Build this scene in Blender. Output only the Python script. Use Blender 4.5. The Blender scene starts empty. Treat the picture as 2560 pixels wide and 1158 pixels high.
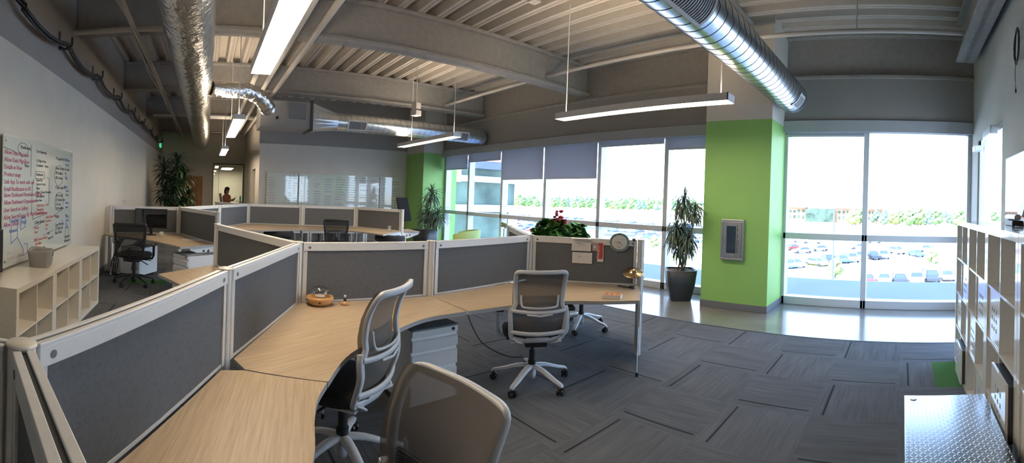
import bpy, math, random
from math import sin, cos, tan, atan2, pi, sqrt, radians as R
from mathutils import Vector, Matrix
random.seed(7)
SC = bpy.context.scene
COL = SC.collection

# ------------------------------------------------------------------ camera: a level cylindrical panorama, slightly rolled
EYE = Vector((0.0, 0.0, 1.6))
FU, FV, YH = 1109.0, 1020.0, 495.0          # pixels per radian across, pixels per unit slope up, horizon row at the middle
YAW = (1280 - 516) / FU                     # heading of the picture's middle, from west towards north
ROLL = math.atan(35.0 / FV)
FWD = Vector((-cos(YAW), sin(YAW), 0.0))
RT0 = Vector((FWD.y, -FWD.x, 0.0))
RGT = RT0 * cos(ROLL) + Vector((0, 0, 1)) * sin(ROLL)
UPV = RT0 * -sin(ROLL) + Vector((0, 0, 1)) * cos(ROLL)
cam_data = bpy.data.cameras.new('camera')
cam_data.type = 'PANO'
cam_data.panorama_type = 'CENTRAL_CYLINDRICAL'
cam_data.central_cylindrical_radius = 1.0
cam_data.central_cylindrical_range_u_min = -1280 / FU
cam_data.central_cylindrical_range_u_max = 1280 / FU
cam_data.central_cylindrical_range_v_min = -(1158 - YH) / FV
cam_data.central_cylindrical_range_v_max = YH / FV
cam_data.clip_start = 0.02
cam_data.clip_end = 3000
cam = bpy.data.objects.new('camera', cam_data)
COL.objects.link(cam)
m = Matrix.Identity(4)
for i in range(3):
    m[i][0] = RGT[i]; m[i][1] = UPV[i]; m[i][2] = -FWD[i]; m[i][3] = EYE[i]
cam.matrix_world = m
SC.camera = cam

# ------------------------------------------------------------------ world, sun, exposure
SKY_STRENGTH = 4.0
SUN_STRENGTH = 9.0
w = bpy.data.worlds.new('world'); SC.world = w; w.use_nodes = True
nt = w.node_tree; nt.nodes.clear()
wo = nt.nodes.new('ShaderNodeOutputWorld'); bg = nt.nodes.new('ShaderNodeBackground')
tc = nt.nodes.new('ShaderNodeTexCoord'); sep = nt.nodes.new('ShaderNodeSeparateXYZ'); cr = nt.nodes.new('ShaderNodeValToRGB')
nt.links.new(tc.outputs['Generated'], sep.inputs[0]); nt.links.new(sep.outputs['Z'], cr.inputs[0])
cr.color_ramp.elements[0].position = 0.0; cr.color_ramp.elements[0].color = (0.68, 0.83, 1.0, 1)
cr.color_ramp.elements[1].position = 0.6; cr.color_ramp.elements[1].color = (0.36, 0.57, 1.0, 1)
nt.links.new(cr.outputs[0], bg.inputs[0]); bg.inputs[1].default_value = SKY_STRENGTH
nt.links.new(bg.outputs[0], wo.inputs[0])
sd = bpy.data.lights.new('sun', 'SUN'); sd.energy = SUN_STRENGTH; sd.angle = R(0.6); sd.color = (1, 0.97, 0.92)
sun = bpy.data.objects.new('sun', sd); COL.objects.link(sun)
sun.rotation_euler = (R(42), 0, R(-28))       # from the south, over the building
SC.view_settings.view_transform = 'Standard'
SC.view_settings.look = 'None'
SC.view_settings.gamma = 1.0
SC.view_settings.use_curve_mapping = False
SC.view_settings.exposure = 1.12
SC.cycles.use_denoising = True
SC.cycles.adaptive_threshold = 0.02
SC.cycles.max_bounces = 8
SC.cycles.diffuse_bounces = 5
SC.cycles.glossy_bounces = 4
SC.cycles.transparent_max_bounces = 16
SC.cycles.sample_clamp_indirect = 6.0
SC.cycles.caustics_reflective = False
SC.cycles.caustics_refractive = False

# ------------------------------------------------------------------ where a pixel of the photograph lies in the room
def ray(px, py):
    u = (px - 1280) / FU; v = (YH - py) / FV
    return RGT * sin(u) + FWD * cos(u) + UPV * v
def at(px, py, z):
    d = ray(px, py); t = (z - EYE.z) / d.z
    return EYE + d * t
def aty(px, py, Y):
    d = ray(px, py); return EYE + d * (Y / d.y)
def atx(px, py, X):
    d = ray(px, py); return EYE + d * (X / d.x)

# ------------------------------------------------------------------ materials
MATS = {}
def new_mat(name):
    mt = bpy.data.materials.new(name); mt.use_nodes = True
    b = mt.node_tree.nodes['Principled BSDF']
    MATS[name] = mt
    return mt, mt.node_tree, b
def mat(name, col, rough=0.6, metal=0.0, spec=0.5, noise=0.0, nscale=40.0, bump=0.0, bscale=200.0, emit=None, estr=0.0, stretch=None, coat=0.0, alpha=1.0, bdist=0.01):
    mt, nt, b = new_mat(name)
    b.inputs['Base Color'].default_value = (*col, 1)
    b.inputs['Roughness'].default_value = rough
    b.inputs['Metallic'].default_value = metal
    b.inputs['Specular IOR Level'].default_value = spec
    b.inputs['Coat Weight'].default_value = coat
    b.inputs['Alpha'].default_value = alpha
    tc = nt.nodes.new('ShaderNodeTexCoord'); mp = nt.nodes.new('ShaderNodeMapping')
    nt.links.new(tc.outputs['Object'], mp.inputs[0])
    if stretch: mp.inputs['Scale'].default_value = stretch
    n = nt.nodes.new('ShaderNodeTexNoise'); n.inputs['Scale'].default_value = nscale; n.inputs['Detail'].default_value = 4
    nt.links.new(mp.outputs[0], n.inputs['Vector'])
    k = max(noise, 0.03)
    r = nt.nodes.new('ShaderNodeMapRange')
    r.inputs['From Min'].default_value = 0.3; r.inputs['From Max'].default_value = 0.7
    r.inputs['To Min'].default_value = 1 - k; r.inputs['To Max'].default_value = 1 + k
    nt.links.new(n.outputs['Fac'], r.inputs['Value'])
    vm = nt.nodes.new('ShaderNodeVectorMath'); vm.operation = 'SCALE'
    vm.inputs[0].default_value = col
    nt.links.new(r.outputs[0], vm.inputs['Scale']); nt.links.new(vm.outputs[0], b.inputs['Base Color'])
    if bump:
        n2 = nt.nodes.new('ShaderNodeTexNoise'); n2.inputs['Scale'].default_value = bscale; n2.inputs['Detail'].default_value = 3
        nt.links.new(mp.outputs[0], n2.inputs['Vector'])
        bp = nt.nodes.new('ShaderNodeBump'); bp.inputs['Strength'].default_value = bump; bp.inputs['Distance'].default_value = bdist
        nt.links.new(n2.outputs['Fac'], bp.inputs['Height']); nt.links.new(bp.outputs[0], b.inputs['Normal'])
    if emit:
        b.inputs['Emission Color'].default_value = (*emit, 1); b.inputs['Emission Strength'].default_value = estr
    return mt

mat('wall_paint', (0.60, 0.56, 0.50), 0.85, noise=0.02, nscale=3, bump=0.05, bscale=150)
mat('wall_gray', (0.30, 0.285, 0.27), 0.9, noise=0.03, nscale=3, bump=0.08, bscale=120)
mat('fireproof', (0.34, 0.32, 0.295), 0.95, noise=0.07, nscale=12, bump=0.5, bscale=60)
mat('deck', (0.50, 0.455, 0.40), 0.8, noise=0.04, nscale=6)
mat('soffit', (0.42, 0.43, 0.45), 0.8, noise=0.02, nscale=4)
mat('green_paint', (0.27, 0.52, 0.14), 0.55, noise=0.02, nscale=3)
mat('base_gray', (0.16, 0.17, 0.185), 0.6)
mat('white_metal', (0.72, 0.72, 0.73), 0.35, spec=0.5)
mat('alu', (0.70, 0.69, 0.67), 0.38, metal=0.15)
mat('mullion', (0.60, 0.63, 0.67), 0.4, metal=0.1)
mat('black_plastic', (0.018, 0.018, 0.02), 0.45)
mat('dark_fabric', (0.03, 0.031, 0.034), 0.9, noise=0.2, nscale=300)
mat('chair_white', (0.62, 0.63, 0.66), 0.35)
mat('white_gloss', (0.80, 0.78, 0.74), 0.12, coat=0.4)
mat('cream_gloss', (0.74, 0.69, 0.60), 0.25, coat=0.2)
mat('pot_dark', (0.03, 0.035, 0.042), 0.5)
mat('leaf_dark', (0.022, 0.06, 0.022), 0.45, noise=0.35, nscale=9)
mat('leaf_gray', (0.085, 0.125, 0.085), 0.5, noise=0.3, nscale=9)
mat('leaf_green', (0.05, 0.16, 0.035), 0.5, noise=0.4, nscale=14)
mat('stem', (0.16, 0.12, 0.08), 0.8, noise=0.2)
mat('soil', (0.22, 0.17, 0.13), 0.95, noise=0.4, nscale=60, bump=0.8, bscale=90)
mat('petal', (0.35, 0.02, 0.05), 0.6, noise=0.2)
mat('felt_bin', (0.30, 0.28, 0.26), 0.95, noise=0.15, nscale=120, bump=0.2)
mat('bamboo', (0.58, 0.32, 0.13), 0.4, noise=0.12, nscale=10, stretch=(1, 1, 8))
mat('brass', (0.75, 0.55, 0.28), 0.22, metal=1.0)
mat('paper', (0.72, 0.70, 0.68), 0.8)
mat('ink_black', (0.03, 0.03, 0.04), 0.6)
mat('ink_pink', (0.42, 0.03, 0.14), 0.6)
mat('ink_blue', (0.03, 0.09, 0.38), 0.6)
mat('ink_red', (0.5, 0.06, 0.05), 0.6)
mat('ink_smudge', (0.60, 0.50, 0.50), 0.4)
mat('sage', (0.38, 0.50, 0.18), 0.85, noise=0.08, nscale=40)
mat('door_wood', (0.36, 0.16, 0.06), 0.5, noise=0.2, nscale=6, stretch=(1, 1, 0.15))
mat('foil', (0.62, 0.60, 0.57), 0.27, metal=1.0, bump=1.0, bscale=11, bdist=0.03)
mat('galv', (0.62, 0.66, 0.68), 0.27, metal=0.95, noise=0.12, nscale=26, bump=0.05, bscale=60)
mat('galv_dark', (0.05, 0.055, 0.06), 0.5)
mat('steel', (0.45, 0.46, 0.48), 0.33, metal=0.9)
mat('conduit', (0.50, 0.47, 0.43), 0.6)
mat('diamond_steel', (0.72, 0.74, 0.78), 0.16, metal=1.0)
mat('cabinet_glass', (0.03, 0.05, 0.08), 0.08)
mat('screen', (0.01, 0.01, 0.012), 0.05, spec=1.0)
mat('matte_black', (0.012, 0.012, 0.014), 0.85, spec=0.1)
mat('monitor_black', (0.012, 0.012, 0.014), 0.35)
mat('tube_light', (1, 1, 1), 0.6, emit=(1.0, 0.82, 0.60), estr=18.0)
mat('exit_green', (0.02, 0.3, 0.12), 0.5, emit=(0.1, 0.9, 0.4), estr=0.35)
mat('window_blind', (0.30, 0.30, 0.31), 0.9, noise=0.05, nscale=200)
mat('skin', (0.55, 0.30, 0.20), 0.6)
mat('hair', (0.05, 0.03, 0.02), 0.7)
mat('coral', (0.62, 0.16, 0.10), 0.8)
mat('teal', (0.05, 0.42, 0.42), 0.3)
mat('denim', (0.04, 0.05, 0.08), 0.9)
# outside
mat('asphalt', (0.62, 0.61, 0.60), 0.9, noise=0.08, nscale=0.15)
mat('field', (0.66, 0.58, 0.42), 0.95, noise=0.10, nscale=0.03)
mat('lawn', (0.42, 0.50, 0.16), 0.95, noise=0.2, nscale=0.3)
mat('roof_membrane', (0.085, 0.105, 0.17), 0.7, noise=0.06, nscale=1.2)
mat('brick', (0.40, 0.20, 0.14), 0.9, noise=0.15, nscale=2)
mat('concrete_band', (0.72, 0.74, 0.76), 0.8)
mat('facade_glass', (0.07, 0.11, 0.09), 0.3, spec=0.2, noise=0.5, nscale=0.25)  # greenish mottle painted into the colour for trees reflected in the wing's glass
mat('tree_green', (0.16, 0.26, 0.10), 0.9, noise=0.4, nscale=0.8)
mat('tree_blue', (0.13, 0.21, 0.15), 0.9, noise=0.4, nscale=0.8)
mat('tree_yellow', (0.26, 0.31, 0.12), 0.9, noise=0.3, nscale=0.8)
mat('trunk', (0.20, 0.15, 0.11), 0.9)
mat('house_wall', (0.58, 0.52, 0.46), 0.9)
mat('house_roof', (0.34, 0.27, 0.25), 0.9)
mat('pole_dark', (0.10, 0.11, 0.13), 0.6)
mat('car_glass', (0.05, 0.07, 0.10), 0.15)
mat('car_tyre', (0.04, 0.04, 0.045), 0.8)
for nme, c in (('white', (0.75, 0.76, 0.78)), ('silver', (0.42, 0.45, 0.50)), ('black', (0.03, 0.035, 0.05)), ('red', (0.42, 0.03, 0.03)), ('blue', (0.06, 0.13, 0.32)), ('teal_blue', (0.12, 0.34, 0.42)), ('grey', (0.20, 0.22, 0.26))):
    mat('car_' + nme, c, 0.35, coat=0.3)

def fabric_mat():
    mt, nt, b = new_mat('panel_fabric')
    b.inputs['Roughness'].default_value = 0.95; b.inputs['Specular IOR Level'].default_value = 0.1
    tc = nt.nodes.new('ShaderNodeTexCoord')
    n = nt.nodes.new('ShaderNodeTexNoise'); n.inputs['Scale'].default_value = 55; n.inputs['Detail'].default_value = 8; n.inputs['Roughness'].default_value = 0.75
    n2 = nt.nodes.new('ShaderNodeTexNoise'); n2.inputs['Scale'].default_value = 420; n2.inputs['Detail'].default_value = 2
    nt.links.new(tc.outputs['Object'], n.inputs['Vector']); nt.links.new(tc.outputs['Object'], n2.inputs['Vector'])
    ad = nt.nodes.new('ShaderNodeMath'); ad.operation = 'ADD'
    nt.links.new(n.outputs['Fac'], ad.inputs[0]); nt.links.new(n2.outputs['Fac'], ad.inputs[1])
    c = nt.nodes.new('ShaderNodeValToRGB')
    c.color_ramp.elements[0].position = 0.7; c.color_ramp.elements[0].color = (0.098, 0.105, 0.115, 1)
    c.color_ramp.elements[1].position = 1.3; c.color_ramp.elements[1].color = (0.155, 0.163, 0.175, 1)
    h = nt.nodes.new('ShaderNodeMath'); h.operation = 'MULTIPLY'; h.inputs[1].default_value = 1.0
    nt.links.new(ad.outputs[0], h.inputs[0]); nt.links.new(h.outputs[0], c.inputs[0]); nt.links.new(c.outputs[0], b.inputs['Base Color'])
fabric_mat()

def laminate():
    mt, nt, b = new_mat('laminate')
    b.inputs['Roughness'].default_value = 0.38
    tc = nt.nodes.new('ShaderNodeTexCoord'); mp = nt.nodes.new('ShaderNodeMapping')
    mp.inputs['Scale'].default_value = (1.2, 26, 26)
    n = nt.nodes.new('ShaderNodeTexNoise'); n.inputs['Scale'].default_value = 3.2; n.inputs['Detail'].default_value = 8; n.inputs['Roughness'].default_value = 0.65; n.inputs['Distortion'].default_value = 0.3
    nt.links.new(tc.outputs['Object'], mp.inputs[0]); nt.links.new(mp.outputs[0], n.inputs['Vector'])
    c = nt.nodes.new('ShaderNodeValToRGB')
    c.color_ramp.elements[0].position = 0.3; c.color_ramp.elements[0].color = (0.385, 0.285, 0.185, 1)
    c.color_ramp.elements[1].position = 0.7; c.color_ramp.elements[1].color = (0.57, 0.455, 0.32, 1)
    nt.links.new(n.outputs['Fac'], c.inputs[0]); nt.links.new(c.outputs[0], b.inputs['Base Color'])
laminate()
mat('edge_band', (0.36, 0.35, 0.34), 0.5)

def carpet():
    mt, nt, b = new_mat('carpet_tiles')
    b.inputs['Roughness'].default_value = 0.95; b.inputs['Specular IOR Level'].default_value = 0.08
    N = nt.nodes.new; L = nt.links.new
    tc = N('ShaderNodeTexCoord'); sp = N('ShaderNodeSeparateXYZ'); L(tc.outputs['Object'], sp.inputs[0])
    def M(op, a, bb=None, c=None):
        x = N('ShaderNodeMath'); x.operation = op
        for i, q in enumerate((a, bb, c)):
            if q is None: continue
            if isinstance(q, (int, float)): x.inputs[i].default_value = q
            else: L(q, x.inputs[i])
        return x.outputs[0]
    T = 0.61
    X = M('DIVIDE', M('ADD', sp.outputs['X'], 61.0), T); Y = M('DIVIDE', M('ADD', sp.outputs['Y'], 61.0 - 4.92), T)
    ix = M('FLOOR', X); iy = M('FLOOR', Y); fx = M('FRACT', X); fy = M('FRACT', Y)
    par = M('MODULO', M('ADD', ix, iy), 2.0)      # 0/1: which way the pile runs
    # along = coordinate across the stripes
    def mixf(f, a, bb):
        return M('ADD', M('MULTIPLY', a, M('SUBTRACT', 1.0, f)), M('MULTIPLY', bb, f))
    across = mixf(par, fx, fy); along = mixf(par, fy, fx)
    cmb = N('ShaderNodeCombineXYZ'); L(M('MULTIPLY', across, 34.0), cmb.inputs[0]); L(M('MULTIPLY', along, 1.6), cmb.inputs[1])
    L(M('ADD', M('MULTIPLY', ix, 13.7), M('MULTIPLY', iy, 7.9)), cmb.inputs[2])
    n = N('ShaderNodeTexNoise'); n.inputs['Scale'].default_value = 1.0; n.inputs['Detail'].default_value = 3; L(cmb.outputs[0], n.inputs['Vector'])
    cmb2 = N('ShaderNodeCombineXYZ'); L(M('MULTIPLY', across, 5.0), cmb2.inputs[0]); L(M('MULTIPLY', along, 1.3), cmb2.inputs[1])
    L(M('ADD', M('MULTIPLY', ix, 3.1), M('MULTIPLY', iy, 11.3)), cmb2.inputs[2])
    n2 = N('ShaderNodeTexNoise'); n2.inputs['Scale'].default_value = 1.0; n2.inputs['Detail'].default_value = 1; L(cmb2.outputs[0], n2.inputs['Vector'])
    rib = M('MULTIPLY', M('SINE', M('MULTIPLY', across, 2 * pi * 46)), 0.10)
    wn = N('ShaderNodeTexWhiteNoise'); wn.noise_dimensions = '2D'
    c2 = N('ShaderNodeCombineXYZ'); L(ix, c2.inputs[0]); L(iy, c2.inputs[1]); L(c2.outputs[0], wn.inputs['Vector'])
    tile = M('MULTIPLY', M('SUBTRACT', wn.outputs['Value'], 0.5), 0.16)
    val = M('ADD', M('ADD', M('ADD', 1.0, rib), tile), M('ADD', M('MULTIPLY', M('SUBTRACT', n.outputs['Fac'], 0.5), 0.75), M('MULTIPLY', M('SUBTRACT', n2.outputs['Fac'], 0.5), 0.45)))
    # one dark accent line near one edge of every tile
    dk = M('MULTIPLY', M('GREATER_THAN', across, 0.115), M('LESS_THAN', across, 0.14))
    dk = M('MULTIPLY', dk, M('MULTIPLY', M('GREATER_THAN', along, 0.06), M('LESS_THAN', along, 0.95)))
    val = M('MULTIPLY', val, M('SUBTRACT', 1.0, M('MULTIPLY', dk, 0.72)))
    sc = N('ShaderNodeVectorMath'); sc.operation = 'SCALE'; sc.inputs[0].default_value = (0.118, 0.122, 0.130); L(val, sc.inputs['Scale'])
    # a few green accent tiles
    gsel = None
    for gx, gy in ((2388, 955), (402, 700), (1740, 806)):
        q = at(gx, gy, 0.0); a_ = math.floor((q.x + 61.0) / T); b_ = math.floor((q.y + 61.0 - 4.92) / T)
        one = M('MULTIPLY', M('COMPARE', ix, float(a_), 0.5), M('COMPARE', iy, float(b_), 0.5))
        gsel = one if gsel is None else M('MAXIMUM', gsel, one)
    mx = N('ShaderNodeMix'); mx.data_type = 'RGBA'
    L(M('MULTIPLY', gsel, M('GREATER_THAN', across, 0.5)), mx.inputs['Factor']); L(sc.outputs[0], mx.inputs['A']); mx.inputs['B'].default_value = (0.06, 0.15, 0.04, 1)
    L(mx.outputs['Result'], b.inputs['Base Color'])
    bp = N('ShaderNodeBump'); bp.inputs['Strength'].default_value = 0.5; bp.inputs['Distance'].default_value = 0.004
    L(val, bp.inputs['Height']); L(bp.outputs[0], b.inputs['Normal'])
carpet()
mat('polished_concrete', (0.22, 0.205, 0.185), 0.17, noise=0.14, nscale=1.6, spec=0.5, coat=0.1)

def glass(name, tint, refl, base=0.03):
    mt = bpy.data.materials.new(name); mt.use_nodes = True; MATS[name] = mt
    nt = mt.node_tree; nt.nodes.clear()
    o = nt.nodes.new('ShaderNodeOutputMaterial'); mx = nt.nodes.new('ShaderNodeMixShader')
    t = nt.nodes.new('ShaderNodeBsdfTransparent'); g = nt.nodes.new('ShaderNodeBsdfGlossy')
    t.inputs[0].default_value = (*tint, 1); g.inputs['Roughness'].default_value = 0.02
    lw = nt.nodes.new('ShaderNodeLayerWeight'); pw = nt.nodes.new('ShaderNodeMath'); pw.operation = 'POWER'; pw.inputs[1].default_value = 5.0
    nt.links.new(lw.outputs['Facing'], pw.inputs[0])
    f = nt.nodes.new('ShaderNodeMath'); f.operation = 'MULTIPLY_ADD'; f.inputs[1].default_value = refl; f.inputs[2].default_value = base
    nt.links.new(pw.outputs[0], f.inputs[0])
    nt.links.new(f.outputs[0], mx.inputs[0]); nt.links.new(t.outputs[0], mx.inputs[1]); nt.links.new(g.outputs[0], mx.inputs[2]); nt.links.new(mx.outputs[0], o.inputs[0])
glass('window_glass', (0.94, 0.97, 0.98), 0.5)
glass('room_glass', (0.86, 0.92, 0.90), 0.6)
glass('clear_glass', (0.90, 0.90, 0.89), 0.85, 0.12)
def sheer(name, col, dens):
    mt = bpy.data.materials.new(name); mt.use_nodes = True; MATS[name] = mt
    nt = mt.node_tree; nt.nodes.clear()
    o = nt.nodes.new('ShaderNodeOutputMaterial'); mx = nt.nodes.new('ShaderNodeMixShader')
    t = nt.nodes.new('ShaderNodeBsdfTransparent'); d = nt.nodes.new('ShaderNodeBsdfDiffuse'); d.inputs[0].default_value = (*col, 1)
    tc = nt.nodes.new('ShaderNodeTexCoord'); ck = nt.nodes.new('ShaderNodeTexNoise'); ck.inputs['Scale'].default_value = 700
    mr = nt.nodes.new('ShaderNodeMapRange'); mr.inputs['To Min'].default_value = dens - 0.1; mr.inputs['To Max'].default_value = dens + 0.1
    nt.links.new(tc.outputs['Object'], ck.inputs['Vector']); nt.links.new(ck.outputs['Fac'], mr.inputs['Value'])
    nt.links.new(mr.outputs[0], mx.inputs[0])
    nt.links.new(t.outputs[0], mx.inputs[1]); nt.links.new(d.outputs[0], mx.inputs[2]); nt.links.new(mx.outputs[0], o.inputs[0])
sheer('mesh_gray', (0.17, 0.155, 0.145), 0.84)
sheer('mesh_black', (0.03, 0.03, 0.03), 0.80)
def board_mat():
    mt, nt, b = new_mat('glass_board')
    b.inputs['Base Color'].default_value = (0.60, 0.63, 0.58, 1); b.inputs['Roughness'].default_value = 0.05
    b.inputs['Coat Weight'].default_value = 1.0
board_mat()
def blind_mat():
    mt = bpy.data.materials.new('roller_shade'); mt.use_nodes = True; MATS['roller_shade'] = mt
    nt = mt.node_tree; nt.nodes.clear()
    o = nt.nodes.new('ShaderNodeOutputMaterial'); mx = nt.nodes.new('ShaderNodeMixShader')
    t = nt.nodes.new('ShaderNodeBsdfTranslucent'); d = nt.nodes.new('ShaderNodeBsdfDiffuse')
    d.inputs[0].default_value = (0.50, 0.50, 0.52, 1); t.inputs[0].default_value = (0.46, 0.47, 0.52, 1)
    mx.inputs[0].default_value = 0.4
    nt.links.new(d.outputs[0], mx.inputs[1]); nt.links.new(t.outputs[0], mx.inputs[2]); nt.links.new(mx.outputs[0], o.inputs[0])
blind_mat()

# ------------------------------------------------------------------ mesh helpers
class MB:
    def __init__(s): s.v = []; s.f = []; s.sm = []
    def add(s, vs, fs, smooth=False):
        b = len(s.v); s.v += [tuple(p) for p in vs]
        for f in fs: s.f.append(tuple(b + i for i in f)); s.sm.append(smooth)
        return s
    def box(s, x0, x1, y0, y1, z0, z1):
        return s.add([(x, y, z) for z in (z0, z1) for x, y in ((x0, y0), (x1, y0), (x1, y1), (x0, y1))],
              [(3, 2, 1, 0), (4, 5, 6, 7), (0, 1, 5, 4), (1, 2, 6, 5), (2, 3, 7, 6), (3, 0, 4, 7)])
    def obox(s, c, sx, sy, sz, rz=0.0, M=None):
        M = M or Matrix.Rotation(rz, 3, 'Z'); c = Vector(c)
        vs = [c + M @ Vector((x * sx / 2, y * sy / 2, z * sz / 2)) for z in (-1, 1) for x, y in ((-1, -1), (1, -1), (1, 1), (-1, 1))]
        return s.add(vs, [(3, 2, 1, 0), (4, 5, 6, 7), (0, 1, 5, 4), (1, 2, 6, 5), (2, 3, 7, 6), (3, 0, 4, 7)])
    def frame3(s, d, up=(0, 0, 1)):
        d = Vector(d).normalized(); u = Vector(up)
        if abs(d.dot(u)) > 0.98: u = Vector((0, 1, 0))
        a = d.cross(u).normalized(); b = a.cross(d).normalized()
        return a, b
    def bar(s, p0, p1, w, h, up=(0, 0, 1)):
        p0 = Vector(p0); p1 = Vector(p1); a, b = s.frame3(p1 - p0, up)
        vs = [p + a * x * w / 2 + b * y * h / 2 for p in (p0, p1) for x, y in ((-1, -1), (1, -1), (1, 1), (-1, 1))]
        return s.add(vs, [(3, 2, 1, 0), (4, 5, 6, 7), (0, 1, 5, 4), (1, 2, 6, 5), (2, 3, 7, 6), (3, 0, 4, 7)])
    def cyl(s, p0, p1, r0, r1=None, n=16, cap=True, smooth=True):
        r1 = r0 if r1 is None else r1
        p0 = Vector(p0); p1 = Vector(p1); a, b = s.frame3(p1 - p0)
        vs = [p + (a * cos(t) + b * sin(t)) * r for p, r in ((p0, r0), (p1, r1)) for t in [2 * pi * i / n for i in range(n)]]
        s.add(vs, [(i, (i + 1) % n, n + (i + 1) % n, n + i) for i in range(n)], smooth)
        if cap:
            s.add(vs[:n], [tuple(range(n - 1, -1, -1))]); s.add(vs[n:], [tuple(range(n))])
        return s
    def sweep(s, pts, w, h=None, n=8, up=(0, 0, 1), closed=False, caps=True, taper=None, sq=False):
        """elliptical (or rounded-square) section swept along pts; w across, h along up"""
        h = w if h is None else h; pts = [Vector(p) for p in pts]; k = len(pts); vs = []
        for i, p in enumerate(pts):
            if closed: d = pts[(i + 1) % k] - pts[i - 1]
            else: d = pts[min(i + 1, k - 1)] - pts[max(i - 1, 0)]
            a, b = s.frame3(d, up); q = taper[i] if taper else 1.0
            for j in range(n):
                t = 2 * pi * (j + 0.5) / n; c, e = cos(t), sin(t)
                if sq:
                    g = max(abs(c), abs(e)) ** 0.75; c /= g; e /= g
                vs.append(p + a * c * w / 2 * q + b * e * h / 2 * q)
        rng = k if closed else k - 1
        s.add(vs, [(i * n + j, i * n + (j + 1) % n, ((i + 1) % k) * n + (j + 1) % n, ((i + 1) % k) * n + j) for i in range(rng) for j in range(n)], True)
        if caps and not closed:
            s.add(vs[:n], [tuple(range(n - 1, -1, -1))]); s.add(vs[-n:], [tuple(range(n))])
        return s
    def lathe(s, prof, c=(0, 0, 0), n=24, smooth=True, M=None):
        c = Vector(c); M = M or Matrix.Identity(3); vs = []; k = len(prof)
        for r, z in prof:
            for j in range(n):
                t = 2 * pi * j / n; vs.append(c + M @ Vector((r * cos(t), r * sin(t), z)))
        return s.add(vs, [(i * n + j, i * n + (j + 1) % n, (i + 1) * n + (j + 1) % n, (i + 1) * n + j) for i in range(k - 1) for j in range(n)], smooth)
    def prism(s, poly, z0, z1, M=None, c=(0, 0, 0)):
        M = M or Matrix.Identity(3); c = Vector(c); n = len(poly)
        ar = sum(poly[i][0] * poly[(i + 1) % n][1] - poly[(i + 1) % n][0] * poly[i][1] for i in range(n))
        if ar < 0: poly = poly[::-1]
        vs = [c + M @ Vector((x, y, z)) for z in (z0, z1) for x, y in poly]
        return s.add(vs, [tuple(range(n - 1, -1, -1)), tuple(range(n, 2 * n))] + [(i, (i + 1) % n, n + (i + 1) % n, n + i) for i in range(n)])
    def ball(s, c, rx, ry=None, rz=None, n=12, m=8):
        ry = rx if ry is None else ry; rz = rx if rz is None else rz; c = Vector(c)
        vs = [c + Vector((rx * sin(pi * i / m) * cos(2 * pi * j / n), ry * sin(pi * i / m) * sin(2 * pi * j / n), rz * cos(pi * i / m))) for i in range(m + 1) for j in range(n)]
        return s.add(vs, [((i + 1) * n + j, (i + 1) * n + (j + 1) % n, i * n + (j + 1) % n, i * n + j) for i in range(m) for j in range(n)], True)
    def build(s, name, mt, parent=None, bevel=0.0, kind=None, loc=None, rz=0.0, solid=0.0, sub=0):
        me = bpy.data.meshes.new(name); me.from_pydata(s.v, [], s.f)
        me.polygons.foreach_set('use_smooth', s.sm); me.update()
        o = bpy.data.objects.new(name, me); COL.objects.link(o)
        me.materials.append(MATS[mt] if isinstance(mt, str) else mt)
        if loc is not None: o.location = loc
        if rz: o.rotation_euler.z = rz
        if parent is not None: o.parent = parent
        if bevel:
            b = o.modifiers.new('bevel', 'BEVEL'); b.width = bevel; b.segments = 2; b.limit_method = 'ANGLE'
        if solid:
            b = o.modifiers.new('solid', 'SOLIDIFY'); b.thickness = solid
        if sub:
            b = o.modifiers.new('sub', 'SUBSURF'); b.levels = sub; b.render_levels = sub
        if kind: o['kind'] = kind
        return o
def thing(name, label, cat, loc=(0, 0, 0), rz=0.0, group=None):
    o = bpy.data.objects.new(name, None); COL.objects.link(o); o.empty_display_size = 0.1
    o.location = loc; o.rotation_euler = (0, 0, rz); o['label'] = label; o['category'] = cat
    if group: o['group'] = group
    return o
def tag(o, label, cat, group=None, kind=None):
    o['label'] = label; o['category'] = cat
    if group: o['group'] = group
    if kind: o['kind'] = kind
    return o
def struct(name, mb, mt, bevel=0.0):
    return mb.build(name, mt, None, bevel, kind='structure')
KIDS = {}
def kids(o):
    return [c for c in bpy.data.objects if c.parent == o]
def tree(o):
    return (o, [tree(c) for c in kids(o)])
def dup_tree(tr, parent=None):
    c = tr[0].copy(); COL.objects.link(c)
    if parent is not None: c.parent = parent
    for t in tr[1]: dup_tree(t, c)
    return c
def dup(tr, loc, rz, label, group=None):
    c = dup_tree(tr); c.location = loc; c.rotation_euler = (0, 0, rz)
    if label: c['label'] = label
    if group: c['group'] = group
    return c
def text(name, body, size, mt, parent, M, space=1.0, line=1.0):
    cu = bpy.data.curves.new(name, 'FONT'); cu.body = body; cu.size = size; cu.extrude = 0.0004
    cu.space_character = space; cu.space_line = line; cu.offset = 0.0
    o = bpy.data.objects.new(name, cu); COL.objects.link(o); cu.materials.append(MATS[mt])
    o.matrix_local = M
    if parent is not None: o.parent = parent
    return o
# ================================================================== THE ROOM
D = 6.50            # indoor face of the window frames
GY = 6.62           # the glass
DECK = 4.40
XW, XE, YS = -12.05, 1.0, -1.75
CX0, CY1 = -17.0, 1.42       # corridor: far wall and north side
# floor: carpet, with polished concrete along the windows
struct('floor', MB().box(-24, 1.1, -3.2, 4.92, -0.3, 0.0), 'carpet_tiles')
struct('floor_concrete', MB().box(-24, 1.1, 4.92, 7.0, -0.3, -0.002), 'polished_concrete')
mb = MB(); mb.box(-12.0, 1.0, 4.912, 4.928, -0.001, 0.004)
struct('trim_floor_edge', mb, 'galv_dark')
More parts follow.
